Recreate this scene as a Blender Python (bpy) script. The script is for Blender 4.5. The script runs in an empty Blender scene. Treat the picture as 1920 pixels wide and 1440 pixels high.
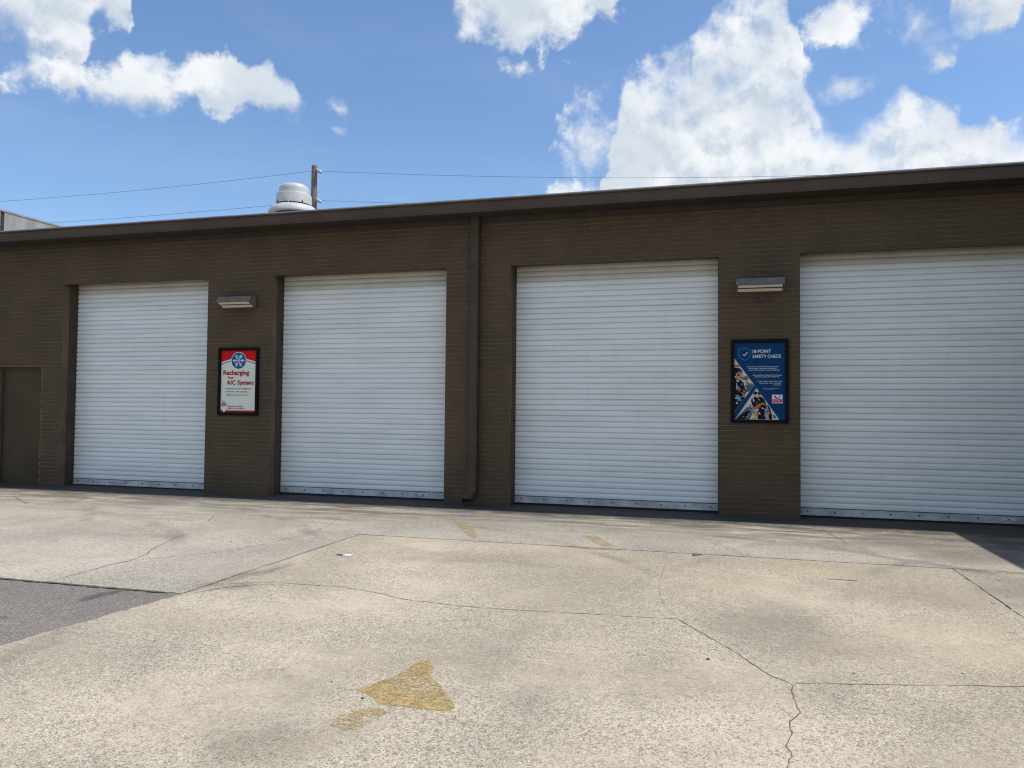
import bpy, bmesh, math, random
from mathutils import Vector, Matrix

random.seed(7)
R = math.radians
scene = bpy.context.scene
col = scene.collection

# ------------------------------------------------------------------ camera
CAM_LOC = Vector((0.0, -11.1305, 1.452))
YAW, PITCH, ROLL = 0.2719, 0.0333, 0.0095
fw = Vector((-math.sin(YAW) * math.cos(PITCH), math.cos(YAW) * math.cos(PITCH), math.sin(PITCH)))
rt = fw.cross(Vector((0, 0, 1))).normalized()
up = rt.cross(fw)
rt, up = (rt * math.cos(ROLL) + up * math.sin(ROLL)), (up * math.cos(ROLL) - rt * math.sin(ROLL))
cam_data = bpy.data.cameras.new("camera")
cam_data.sensor_fit = 'HORIZONTAL'
cam_data.sensor_width = 36.0
cam_data.lens = 36.0 * 1439.57 / 1920.0
cam_data.clip_start = 0.05
cam_data.clip_end = 3000
cam = bpy.data.objects.new("camera", cam_data)
m3 = Matrix((rt, up, -fw)).transposed()
cam.matrix_world = Matrix.Translation(CAM_LOC) @ m3.to_4x4()
col.objects.link(cam)
scene.camera = cam

# ------------------------------------------------------------------ sun, sky, exposure
SUN_EL = R(64)
SUN_AZ = R(87.5)                # measured from +Y towards +X
sun_dir = Vector((math.sin(SUN_AZ) * math.cos(SUN_EL), math.cos(SUN_AZ) * math.cos(SUN_EL), math.sin(SUN_EL)))
sl = bpy.data.lights.new("sun", 'SUN')
sl.energy = 2.9
sl.angle = R(0.53)
sl.color = (1.0, 0.955, 0.89)
sun = bpy.data.objects.new("sun", sl)
sun.rotation_euler = sun_dir.to_track_quat('Z', 'Y').to_euler()
sun.location = (20, 0, 40)
col.objects.link(sun)

scene.view_settings.view_transform = 'Standard'
scene.view_settings.look = 'None'
scene.view_settings.exposure = 0.52
scene.view_settings.gamma = 1.0
scene.view_settings.use_curve_mapping = False
scene.render.engine = 'CYCLES'
scene.cycles.use_denoising = True
scene.cycles.pixel_filter_type = 'BLACKMAN_HARRIS'
scene.cycles.filter_width = 1.15
scene.cycles.max_bounces = 6
scene.cycles.diffuse_bounces = 3
scene.cycles.glossy_bounces = 2


class NT:
    """small helper for writing node trees"""
    def __init__(self, tree):
        self.t = tree
        self.n = tree.nodes
        self.l = tree.links

    def put(self, sock, v):
        if isinstance(v, bpy.types.NodeSocket):
            self.l.new(v, sock)
        elif v is not None:
            try:
                sock.default_value = v
            except Exception:
                sock.default_value = (v[0], v[1], v[2], 1.0) if len(v) == 3 else v[:3]

    def math(self, op, a, b=None, c=None, clamp=False):
        n = self.n.new('ShaderNodeMath')
        n.operation = op
        n.use_clamp = clamp
        self.put(n.inputs[0], a)
        if b is not None: self.put(n.inputs[1], b)
        if c is not None: self.put(n.inputs[2], c)
        return n.outputs[0]

    def vec(self, op, a, b=None, scale=None):
        n = self.n.new('ShaderNodeVectorMath')
        n.operation = op
        self.put(n.inputs[0], a)
        if b is not None: self.put(n.inputs[1], b)
        if scale is not None: self.put(n.inputs['Scale'], scale)
        return n.outputs['Value'] if op in ('LENGTH', 'DOT_PRODUCT', 'DISTANCE') else n.outputs[0]

    def noise(self, v, scale, detail=4, rough=0.5, dist=0.0, color=False):
        n = self.n.new('ShaderNodeTexNoise')
        self.put(n.inputs['Vector'], v)
        n.inputs['Scale'].default_value = scale
        n.inputs['Detail'].default_value = detail
        n.inputs['Roughness'].default_value = rough
        n.inputs['Distortion'].default_value = dist
        return n.outputs['Color'] if color else n.outputs['Fac']

    def voro(self, v, scale, feature='F1', out='Distance', rnd=1.0):
        n = self.n.new('ShaderNodeTexVoronoi')
        n.feature = feature
        self.put(n.inputs['Vector'], v)
        n.inputs['Scale'].default_value = scale
        n.inputs['Randomness'].default_value = rnd
        return n.outputs[out]

    def ramp(self, v, a, b, lo=0.0, hi=1.0, smooth=True):
        n = self.n.new('ShaderNodeMapRange')
        n.interpolation_type = 'SMOOTHSTEP' if smooth else 'LINEAR'
        self.put(n.inputs['Value'], v)
        n.inputs['From Min'].default_value = a
        n.inputs['From Max'].default_value = b
        n.inputs['To Min'].default_value = lo
        n.inputs['To Max'].default_value = hi
        return n.outputs[0]

    def mix(self, fac, a, b, mode='MIX'):
        n = self.n.new('ShaderNodeMix')
        n.data_type = 'RGBA'
        n.blend_type = mode
        self.put(n.inputs[0], fac)
        self.put(n.inputs[6], a)
        self.put(n.inputs[7], b)
        return n.outputs[2]

    def comb(self, x, y, z):
        n = self.n.new('ShaderNodeCombineXYZ')
        self.put(n.inputs[0], x); self.put(n.inputs[1], y); self.put(n.inputs[2], z)
        return n.outputs[0]

    def sep(self, v):
        n = self.n.new('ShaderNodeSeparateXYZ')
        self.put(n.inputs[0], v)
        return n.outputs


world = bpy.data.worlds.new("World")
scene.world = world
world.use_nodes = True
wt = NT(world.node_tree)
world.node_tree.nodes.clear()
wout = wt.n.new('ShaderNodeOutputWorld')
bg = wt.n.new('ShaderNodeBackground')
bg.inputs['Strength'].default_value = 0.122
wt.l.new(bg.outputs[0], wout.inputs['Surface'])
sky = wt.n.new('ShaderNodeTexSky')
sky.sky_type = 'NISHITA'
sky.sun_disc = False
sky.sun_elevation = SUN_EL
sky.sun_rotation = SUN_AZ
sky.altitude = 20
sky.air_density = 1.0
sky.dust_density = 0.5
sky.ozone_density = 3.0
tc = wt.n.new('ShaderNodeTexCoord')
DIR = wt.vec('NORMALIZE', tc.outputs['Generated'])

# cumulus clouds: silhouettes as (azimuth, elevation) in degrees
BANK_TOP = [(-60, 9), (-30, 10), (-18.1, 13.65), (-14.7, 15.39), (-13.31, 16.52), (-12.11, 16.85), (-10.71, 16.5), (-9.64, 16.48), (-8.92, 16.6), (-8.55, 19.91), (-8.16, 21.14),
            (-7.37, 22.68), (-6.59, 23.67), (-5.03, 25.25), (-3.86, 24.84), (-2.32, 24.89), (-2.13, 26.01), (-1.18, 27.2), (-0.05, 27.56), (1.45, 28.77),
            (3.0, 28.9), (4.2, 27.6), (5.0, 25.6), (5.4, 23.6), (6.0, 21.6), (6.6, 19.7), (7.6, 18.9), (9.16, 19.09), (10.48, 20.01), (11.46, 20.6),
            (11.85, 21.65), (12.57, 20.27), (14.56, 19.86), (15.74, 18.09), (16.62, 18.25), (17.18, 17.53), (18.04, 17.81), (20.22, 17.64), (23.02, 16.77), (30, 17)]
BAR_TOP = [(-60, 15), (-51.91, 18.28), (-49.78, 19.4), (-48.98, 20.66), (-47.87, 21.9), (-46.99, 22.09), (-46.08, 21.53), (-45.0, 20.98), (-44.4, 21.63), (-43.92, 21.51), (-42.68, 22.43),
           (-41.05, 22.51), (-40.03, 21.99), (-39.04, 22.85), (-37.32, 23.32), (-36.47, 24.22), (-35.56, 23.61), (-34.47, 23.27), (-33.2, 23.31), (-32.25, 22.49),
           (-31.48, 21.22), (-30.91, 20.53), (-28.41, 18.0), (-20, 12), (30, 10)]
BAR_BOT = [(-60, 20), (-51.92, 18.98), (-49.78, 19.21), (-48.09, 19.73), (-46.33, 19.79), (-44.8, 19.3), (-42.58, 18.81), (-40.63, 19.22), (-38.97, 19.94), (-37.24, 19.78), (-35.48, 20.15),
           (-33.68, 20.23), (-31.47, 20.47), (-30.91, 20.77), (-28.46, 22.5), (-20, 28), (30, 30)]
TOP_BOT = [(-60, 21.5), (-53.05, 21.33), (-49.85, 21.81), (-48.15, 21.83), (-47.54, 20.61), (-45.46, 21.05), (-44.95, 22.53), (-44.29, 23.58), (-42.72, 24.12), (-42.28, 25.66), (-41.74, 29.55),
           (-33.95, 31.57), (-21.57, 32.0), (-20.49, 27.72), (-19.46, 26.39), (-17.44, 26.25), (-16.42, 25.47), (-14.6, 25.05), (-12.59, 25.27), (-11.18, 26.01),
           (-10.39, 26.98), (-8.19, 27.38), (-7.01, 28.28), (-6.24, 32.0), (1.45, 32.01), (10.23, 30.54), (13.89, 28.36), (14.46, 24.21), (15.79, 23.28), (16.96, 22.85),
           (18.1, 23.55), (18.96, 24.9), (21.88, 24.67), (30, 24)]
PUFFS = [(7.4, 25.2, 3.0, 1.3, 0.8), (7.6, 21.4, 2.0, 0.9, 0.62), (-9.9, 19.4, 2.1, 2.4, 0.85), (-28.45, 21.0, 1.0, 0.65, 0.72), (-28.9, 19.8, 0.7, 0.45, 0.55),
         (-15.4, 24.3, 1.4, 0.9, 0.5), (-11.8, 24.6, 1.4, 0.45, 0.2), (12.5, 24.1, 1.6, 1.2, 0.62), (13.6, 22.2, 1.9, 1.8, 0.36)]
E_LO, E_HI = 8.0, 33.0
CLOUD_LIT, CLOUD_SHADE, CLOUD_VEIL = (5.25, 5.4, 5.6), (3.5, 3.95, 4.5), (3.2, 3.8, 4.7)


def curve(x01, pts):
    n = wt.n.new('ShaderNodeFloatCurve')
    cm = n.mapping
    cm.use_clip = True
    c = cm.curves[0]
    pp = [((a + 60) / 90, (min(max(e, E_LO), E_HI) - E_LO) / (E_HI - E_LO)) for a, e in pts]
    c.points[0].location = pp[0]
    c.points[1].location = pp[-1]
    for p in pp[1:-1]:
        c.points.new(*p)
    for p in c.points: p.handle_type = 'VECTOR'
    cm.update()
    wt.put(n.inputs['Value'], x01)
    return wt.math('MULTIPLY_ADD', n.outputs[0], E_HI - E_LO, E_LO)


def cloud_mass(d, warp, puffs=True):
    """signed depth inside the cloud outlines, about -1..1"""
    xyz = wt.sep(d)
    az = wt.math('MULTIPLY', wt.math('ARCTAN2', xyz[0], xyz[1]), 57.29578)
    el = wt.math('MULTIPLY', wt.math('ARCSINE', xyz[2]), 57.29578)
    uv = wt.vec('ADD', wt.comb(az, el, 0.0), warp)
    s = wt.sep(uv)
    x01 = wt.math('MULTIPLY_ADD', s[0], 1 / 90, 60 / 90, clamp=True)
    K = 0.55
    bank = wt.math('MULTIPLY', wt.math('SUBTRACT', curve(x01, BANK_TOP), s[1]), K)
    bar = wt.math('MULTIPLY', wt.math('MINIMUM', wt.math('SUBTRACT', curve(x01, BAR_TOP), s[1]), wt.math('SUBTRACT', s[1], curve(x01, BAR_BOT))), K * 1.25)
    top = wt.math('MULTIPLY', wt.math('SUBTRACT', s[1], curve(x01, TOP_BOT)), K)
    Mx = wt.math('MAXIMUM', bank, wt.math('MAXIMUM', bar, top))
    if puffs:
        for (a, e, ra, re, wgt) in PUFFS:
            q = wt.vec('MULTIPLY', wt.vec('SUBTRACT', uv, (a, e, 0)), (1 / ra, 1 / re, 0))
            Mx = wt.math('MAXIMUM', Mx, wt.math('MULTIPLY_ADD', wt.vec('LENGTH', q), -0.8, wgt))
    inside = wt.math('MULTIPLY',
                     wt.math('MULTIPLY', wt.ramp(az, -60, -52, 0, 1), wt.ramp(az, 22, 30, 1, 0)),
                     wt.math('MULTIPLY', wt.ramp(el, 4, 8, 0, 1), wt.ramp(el, 29, 34, 1, 0)))
    return wt.math('MAXIMUM', wt.math('MINIMUM', Mx, 1.0), -1.2), el, inside


P0 = wt.vec('SCALE', DIR, scale=57.29578)
W1 = wt.noise(P0, 0.55, 2, 0.55, color=True)
WARP = wt.vec('MULTIPLY', wt.vec('SUBTRACT', W1, (0.5, 0.5, 0.5)), (2.6, 1.8, 0))
# the same weather carries on over the rest of the sky
REST = wt.ramp(wt.noise(P0, 0.055, 3, 0.5), 0.42, 0.64, -0.9, 0.9, smooth=False)
DS = wt.vec('NORMALIZE', wt.vec('ADD', DIR, (0.006, -0.003, 0.014)))
PS = wt.vec('SCALE', DS, scale=57.29578)
m0, EL, INS = cloud_mass(DIR, WARP)
m1, _, _ = cloud_mass(DS, WARP, False)
m0s = wt.mix(INS, REST, m0)
m1s = wt.mix(INS, REST, m1)
na = wt.noise(P0, 0.42, 8, 0.64, 0.0)
nb = wt.noise(P0, 0.42, 4, 0.58, 0.0)
nc = wt.noise(PS, 0.42, 4, 0.58, 0.0)
D0 = wt.math('MULTIPLY_ADD', wt.math('SUBTRACT', na, 0.5), 3.0, m0s)
SH = wt.math('MULTIPLY_ADD', wt.math('SUBTRACT', nb, nc), 3.4, wt.math('MULTIPLY', wt.math('SUBTRACT', m0s, m1s), 0.9))
# puffs have no partner in m1: keep their shading neutral
SH = wt.math('MINIMUM', SH, 0.6)
soft = wt.ramp(wt.noise(P0, 0.12, 2, 0.5), 0.4, 0.6, 0.35, 1.0)
alpha = wt.ramp(wt.math('DIVIDE', wt.math('SUBTRACT', D0, 0.02), soft), -0.42, 1.3)
lit = wt.ramp(SH, -0.65, 0.42)
lit = wt.math('MULTIPLY', lit, wt.ramp(wt.noise(P0, 0.16, 3, 0.55), 0.36, 0.60, 0.25, 1.0))
ccol = wt.mix(lit, CLOUD_SHADE, CLOUD_LIT)
wisp = wt.math('MULTIPLY', wt.ramp(wt.noise(wt.vec('MULTIPLY', P0, (0.5, 0.5, 1.4)), 0.11, 5, 0.55, 0.6), 0.40, 0.80), 0.16)
skyc = wt.mix(1.0, sky.outputs[0], (0.82, 0.90, 0.97), 'MULTIPLY')
skyc = wt.mix(wisp, skyc, CLOUD_VEIL)
alpha = wt.math('MULTIPLY', alpha, wt.ramp(EL, 0.0, 4.0))
wt.l.new(wt.mix(alpha, skyc, ccol), bg.inputs['Color'])
world.cycles.sampling_method = 'MANUAL'
world.cycles.sample_map_resolution = 512


# ------------------------------------------------------------------ materials
def mat(name, base, rough=0.6, metal=0.0, spec=0.5):
    m = bpy.data.materials.new(name)
    m.use_nodes = True
    t = NT(m.node_tree)
    b = m.node_tree.nodes['Principled BSDF']
    b.inputs['Base Color'].default_value = (*base, 1)
    b.inputs['Roughness'].default_value = rough
    b.inputs['Metallic'].default_value = metal
    b.inputs['Specular IOR Level'].default_value = spec
    g = t.n.new('ShaderNodeNewGeometry')
    return m, t, b, g.outputs['Position']


def bump(t, b, h, strength, dist):
    n = t.n.new('ShaderNodeBump')
    n.inputs['Strength'].default_value = strength
    n.inputs['Distance'].default_value = dist
    t.put(n.inputs['Height'], h)
    t.l.new(n.outputs[0], b.inputs['Normal'])


def grainy(name, base, var=0.25, scale=6.0, rough=0.6, metal=0.0, spec=0.5, bs=0.15, bd=0.002, bscale=120):
    m, t, b, P = mat(name, base, rough, metal, spec)
    n = t.noise(P, scale, 6, 0.6)
    lo = tuple(c * (1 - var) for c in base)
    hi = tuple(min(1, c * (1 + var)) for c in base)
    t.put(b.inputs['Base Color'], t.mix(t.ramp(n, 0.3, 0.7), lo, hi))
    bump(t, b, t.noise(P, bscale, 3, 0.6), bs, bd)
    return m


M = {}
# brown masonry paint over brick: brush marks, thin spots
m, t, b, P = mat("brown_masonry_paint", (0.07, 0.052, 0.037), 0.7, 0, 0.2)
n1 = t.noise(P, 1.3, 5, 0.6)
n2 = t.noise(P, 38, 4, 0.65)
c = t.mix(t.ramp(n1, 0.3, 0.7), (0.083, 0.0565, 0.0325), (0.108, 0.073, 0.042))
c = t.mix(t.math('MULTIPLY', t.ramp(n2, 0.62, 0.8), 0.5), c, (0.125, 0.086, 0.054))
t.put(b.inputs['Base Color'], c)
bump(t, b, t.noise(P, 90, 5, 0.7), 0.5, 0.004)
M['brick'] = m
M['mortar'] = grainy("painted_mortar", (0.165, 0.118, 0.076), 0.2, 3, 0.8, spec=0.15, bs=0.5, bd=0.004)  # lightened: the light caught along the joints is put into the colour
M['brown_steel'] = grainy("brown_painted_steel", (0.078, 0.054, 0.036), 0.15, 2.5, 0.55, spec=0.2, bs=0.08)
M['fascia'] = grainy("brown_sheet_metal", (0.090, 0.061, 0.042), 0.14, 1.5, 0.55, spec=0.18, bs=0.08, bscale=30)
M['drip'] = grainy("bare_metal_edge", (0.42, 0.40, 0.37), 0.2, 4, 0.4, 0.5)
M['soffit'] = grainy("dark_brown_soffit", (0.05, 0.038, 0.028), 0.2, 3, 0.7)
M['door_leaf'] = grainy("brown_painted_door", (0.074, 0.051, 0.028), 0.12, 2, 0.6, spec=0.2, bs=0.06)
# white slats: slight dirt streaks, scuffs
m, t, b, P = mat("white_slat_enamel", (0.80, 0.82, 0.82), 0.38, 0, 0.4)
n1 = t.noise(t.vec('MULTIPLY', P, (0.7, 1, 6)), 1.2, 5, 0.6)
n2 = t.noise(t.vec('MULTIPLY', P, (4, 1, 25)), 2.0, 4, 0.7)
c = t.mix(t.ramp(n1, 0.35, 0.7), (0.85, 0.85, 0.805), (0.77, 0.765, 0.72))
c = t.mix(t.math('MULTIPLY', t.ramp(n2, 0.66, 0.82), 0.25), c, (0.50, 0.48, 0.44))
n3 = t.noise(t.vec('MULTIPLY', P, (9, 1, 0.45)), 1.0, 4, 0.6)
c = t.mix(t.math('MULTIPLY', t.ramp(n3, 0.5, 0.8), 0.08), c, (0.42, 0.40, 0.36))
t.put(b.inputs['Base Color'], c)
t.put(b.inputs['Roughness'], t.ramp(n1, 0.3, 0.7, 0.32, 0.48))
M['slat'] = m
M['slat_tan'] = grainy("tan_slat_enamel", (0.60, 0.57, 0.48), 0.08, 2, 0.45, bs=0.03)  # darker tan tone given to the topmost slats of each door
M['alu'] = grainy("weathered_aluminium", (0.50, 0.49, 0.48), 0.25, 5, 0.5, 0.2)
M['bolt'] = mat("dark_bolt", (0.08, 0.08, 0.09), 0.5, 0.5)[0]
M['dark'] = mat("dark_interior", (0.02, 0.02, 0.02), 0.9)[0]
M['roof'] = grainy("grey_roof_membrane", (0.30, 0.29, 0.27), 0.2, 2, 0.9)
M['black'] = grainy("black_frame", (0.006, 0.006, 0.006), 0.2, 5, 0.6, spec=0.12, bs=0.05)
M['fan'] = grainy("white_spun_aluminium", (0.50, 0.50, 0.48), 0.10, 5, 0.5, bs=0.06, bscale=40)
M['fan_dark'] = mat("dark_louvre", (0.03, 0.03, 0.03), 0.8)[0]
M['wood'] = grainy("weathered_pole_wood", (0.16, 0.135, 0.10), 0.35, 8, 0.85, bs=0.5, bd=0.01, bscale=30)
M['porcelain'] = mat("grey_porcelain", (0.42, 0.45, 0.47), 0.25)[0]
M['wire'] = mat("dark_cable", (0.09, 0.095, 0.105), 0.6)[0]
M['lamp_grey'] = grainy("grey_lamp_enamel", (0.185, 0.158, 0.140), 0.15, 9, 0.55, spec=0.25, bs=0.05)
M['reflector'] = mat("aged_reflector", (0.66, 0.58, 0.44), 0.35, 0.35)[0]
M['tube'] = mat("milky_tube_glass", (0.85, 0.78, 0.66), 0.25)[0]
M['rust'] = mat("rusty_lip", (0.16, 0.075, 0.04), 0.7)[0]
# grey concrete of the taller building: vertical rain streaks
m, t, b, P = mat("streaked_concrete", (0.36, 0.35, 0.34), 0.85)
n1 = t.noise(t.vec('MULTIPLY', P, (1, 3, 0.5)), 1.6, 6, 0.72)
n2 = t.noise(P, 9, 6, 0.7)
c = t.mix(t.ramp(n1, 0.35, 0.66), (0.25, 0.245, 0.24), (0.36, 0.35, 0.335))
c = t.mix(t.math('MULTIPLY', t.ramp(n2, 0.5, 0.75), 0.4), c, (0.14, 0.14, 0.135))
t.put(b.inputs['Base Color'], c)
bump(t, b, n2, 0.4, 0.01)
M['conc_wall'] = m
M['conc_dark'] = grainy("mossy_joint", (0.05, 0.045, 0.035), 0.5, 20, 0.95, bs=0.8, bd=0.02, bscale=25)

# concrete yard
STAINS = [(-3.95, -5.2, .10, .55, .7), (-3.9, -5.75, .25, .15, .6), (-4.0, -7.3, .12, .5, .45), (3.4, -1.0, 1.2, 1.1, .95), (2.9, -2.2, .7, .8, .7), (-5.71, -2.14, 0.55, 0.12, .5), (-5.05, -2.0, 0.8, 0.16, .55), (-4.63, -3.6, 0.30, 0.14, .35), (-8.32, -1.5, 0.8, 0.22, .55),
          (-6.8, -1.45, 0.9, 0.14, .5), (-7.3, -2.6, 1.0, 0.2, .3), (-0.46, -1.0, 0.9, 0.3, .45), (-2.6, -1.3, 0.8, .25, .3), (2.06, -1.3, 0.8, 0.9, .6), (2.3, -2.3, 0.5, 0.6, .6),
          (0.23, -1.7, 0.8, 0.3, .3), (1.2, -2.0, 0.9, 0.4, .35), (-4.2, -1.2, 0.8, 0.2, .35), (-1.9, -8.1, 0.35, 0.4, .45), (-2.28, -4.0, 1.0, 0.4, .3),
          (0.3, -5.5, 0.5, 0.8, .45), (0.45, -6.1, 0.35, 0.25, .3), (-0.9, -7.3, 0.25, 0.6, .25), (-2.2, -7.5, 0.35, 0.3, .3), (2.5, -4.0, 0.5, 0.8, .4), (1.2, -4.3, 0.9, .5, .25),
          (-1.3, -6.7, 0.2, 0.8, .25), (-0.3, -6.9, .35, .5, .25), (0.9, -6.9, .5, .2, .2), (-6.1, -3.9, .5, .1, .25), (-4.4, -4.2, .25, .5, .25)]
TINTS = [(0.66, -3.55, 0.6, 0.35, .8), (0.1, -4.5, 0.5, 0.5, .55), (1.6, -5.7, 0.45, 0.8, .7), (-3.3, -3.15, 1.2, 0.2, .5), (-9.1, -2.7, 1.6, 0.5, .5), (-1.75, -8.1, 0.25, 0.15, .5), (-3.2, -6.6, .8, .3, .35)]


def blobs(t, P, lst, warp=0.5):
    w = t.vec('SCALE', t.vec('SUBTRACT', t.noise(P, 1.6, 4, 0.6, color=True), (0.5, 0.5, 0.5)), scale=warp)
    q0 = t.vec('MULTIPLY', t.vec('ADD', P, w), (1, 1, 0))
    S = None
    for (x, y, rx, ry, k) in lst:
        q = t.vec('MULTIPLY', t.vec('SUBTRACT', q0, (x, y, 0)), (1 / rx, 1 / ry, 0))
        v = t.math('MULTIPLY', t.ramp(t.vec('LENGTH', q), 0.3, 1.25, 1, 0), k)
        S = v if S is None else t.math('MAXIMUM', S, v)
    return S


def concrete(name, base, dirt):
    m, t, b, P = mat(name, base, 0.85, 0, 0.3)
    n_big = t.noise(P, 0.45, 6, 0.62, 0.3)
    n_mid = t.noise(P, 3.2, 6, 0.68, 0.4)
    n_agg = t.noise(P, 42, 3, 0.6)
    n_fine = t.noise(P, 130, 3, 0.65)
    lo = tuple(x * 0.70 for x in base)
    hi = tuple(min(1, x * 1.16) for x in base)
    c = t.mix(t.ramp(n_big, 0.32, 0.68), lo, hi)
    c = t.mix(t.math('MULTIPLY', t.ramp(n_mid, 0.38, 0.72), 0.45), c, tuple(x * 0.72 for x in (base[0], base[1] * 1.0, base[2] * 1.02)))
    # exposed aggregate: dark and pale stones of several sizes
    wear = t.ramp(t.noise(P, 1.1, 5, 0.6), 0.30, 0.62, 0.35, 1.0)
    v = t.voro(P, 150, 'F1', 'Color')
    vs = t.sep(v)
    dark = t.math('MULTIPLY', t.ramp(vs[0], 0.70, 0.80), wear)
    c = t.mix(t.math('MULTIPLY', dark, 0.72), c, (0.10, 0.08, 0.06))
    pale = t.math('MULTIPLY', t.ramp(vs[1], 0.78, 0.88), wear)
    c = t.mix(t.math('MULTIPLY', pale, 0.55), c, (0.74, 0.70, 0.61))
    v2 = t.voro(P, 62, 'F1', 'Color')
    c = t.mix(t.math('MULTIPLY', t.math('MULTIPLY', t.ramp(t.sep(v2)[0], 0.86, 0.92), wear), 0.45), c, (0.17, 0.135, 0.10))
    c = t.mix(t.math('MULTIPLY', t.ramp(n_fine, 0.52, 0.75), 0.35), c, (0.20, 0.17, 0.135))
    st = blobs(t, P, STAINS, 0.8)
    n_c = t.noise(P, 21, 5, 0.75)
    c = t.mix(t.math('MULTIPLY', t.ramp(n_c, 0.54, 0.70), 0.42), c, (0.19, 0.155, 0.12))
    c = t.mix(t.math('MULTIPLY', t.ramp(n_c, 0.46, 0.34), 0.35), c, (0.68, 0.63, 0.54))
    st = t.math('MULTIPLY', st, t.ramp(n_mid, 0.25, 0.6, 0.45, 1.0))
    c = t.mix(t.math('MULTIPLY', st, 0.95), c, (0.15, 0.13, 0.105))
    ti = t.math('MULTIPLY', blobs(t, P, TINTS, 1.4), t.ramp(n_mid, 0.3, 0.7, 0.4, 1.0))
    c = t.mix(t.math('MULTIPLY', ti, 0.45), c, (0.44, 0.35, 0.20))
    # years of tyres: darker band along the doors
    y = t.sep(P)[1]
    band = t.math('MULTIPLY', t.ramp(t.math('ADD', y, t.math('MULTIPLY', t.math('SUBTRACT', n_big, 0.5), 2.5)), -2.9, -0.5), dirt)
    streak = t.noise(t.vec('MULTIPLY', P, (0.6, 3.0, 1)), 1.7, 6, 0.65, 0.5)
    band = t.math('MULTIPLY', band, t.ramp(streak, 0.40, 0.60, 0.15, 1.0))
    c = t.mix(band, c, (0.120, 0.101, 0.079))
    # tyre arcs where cars turn into the bays
    arc = None
    wp = t.vec('ADD', P, t.vec('SCALE', t.vec('SUBTRACT', t.noise(P, 0.8, 2, 0.5, color=True), (0.5, 0.5, 0.5)), scale=0.35))
    wp = t.vec('MULTIPLY', wp, (1, 1, 0))
    for (ax, ay, ar, aw, ak) in ((-9.4, -7.2, 6.3, .10, .75), (-9.4, -7.2, 4.85, .10, .6), (-6.3, -8.2, 7.0, .09, .7), (-6.3, -8.2, 5.5, .11, .35), (-3.0, -9.5, 8.3, .10, .7), (7.0, -6.5, 6.4, .12, .6),
                                 (7.0, -6.5, 7.9, .10, .45), (-12.5, -7.0, 6.1, .12, .6), (2.6, -10.5, 5.3, .10, .4), (-8.0, -13.0, 7.6, .12, .05)):
        q = t.math('ABSOLUTE', t.math('SUBTRACT', t.vec('DISTANCE', wp, (ax, ay, 0)), ar))
        v = t.math('MULTIPLY', t.ramp(q, aw * 0.25, aw * 1.3, 1, 0), ak)
        arc = v if arc is None else t.math('MAXIMUM', arc, v)
    arc = t.math('MULTIPLY', arc, t.ramp(t.noise(P, 0.9, 5, 0.65), 0.42, 0.62, 0.0, 1.0))
    arc = t.math('MULTIPLY', arc, t.ramp(y, -5.2, -3.6))
    c = t.mix(t.math('MULTIPLY', arc, 0.65), c, (0.13, 0.112, 0.094))
    # stain at the door sills, its colour deepened to stand for the eave's shade
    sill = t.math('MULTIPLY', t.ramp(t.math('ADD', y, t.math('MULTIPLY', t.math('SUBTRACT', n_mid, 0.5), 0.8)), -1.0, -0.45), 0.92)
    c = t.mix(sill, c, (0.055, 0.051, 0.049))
    t.put(b.inputs['Base Color'], c)
    h = t.math('ADD', t.math('MULTIPLY', n_agg, 0.5), t.math('ADD', n_fine, t.math('MULTIPLY', n_mid, 1.5)))
    bump(t, b, h, 0.55, 0.006)
    return m


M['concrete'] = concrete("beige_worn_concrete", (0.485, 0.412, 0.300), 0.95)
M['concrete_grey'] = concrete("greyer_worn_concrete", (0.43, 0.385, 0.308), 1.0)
# asphalt
m, t, b, P = mat("grey_asphalt", (0.18, 0.165, 0.155), 0.9, 0, 0.3)
n_a = t.noise(P, 1.2, 5, 0.6)
vs = t.sep(t.voro(P, 110, 'F1', 'Color'))
c = t.mix(t.ramp(n_a, 0.3, 0.7), (0.185, 0.158, 0.138), (0.235, 0.202, 0.178))
c = t.mix(t.math('MULTIPLY', t.ramp(vs[0], 0.7, 0.85), 0.6), c, (0.36, 0.33, 0.30))
c = t.mix(t.math('MULTIPLY', t.ramp(vs[1], 0.6, 0.8), 0.5), c, (0.07, 0.065, 0.062))
st = blobs(t, P, [(-4.66, -6.28, 0.07, 0.22, .9), (-4.62, -6.12, 0.05, 0.12, .9), (-5.2, -6.8, .1, .05, .5), (-4.8, -6.95, .12, .05, .5)], 0.1)
c = t.mix(t.math('MULTIPLY', st, 0.7), c, (0.045, 0.04, 0.037))
t.put(b.inputs['Base Color'], c)
bump(t, b, t.noise(P, 90, 4, 0.7), 0.7, 0.008)
M['asphalt'] = m
M['earth'] = grainy("dark_joint_dirt", (0.055, 0.047, 0.037), 0.4, 12, 0.95)
M['far_ground'] = grainy("grey_ground", (0.22, 0.205, 0.18), 0.2, 0.2, 0.95)
M['crack'] = grainy("crack_dirt", (0.12, 0.10, 0.075), 0.3, 30, 0.95)


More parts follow.
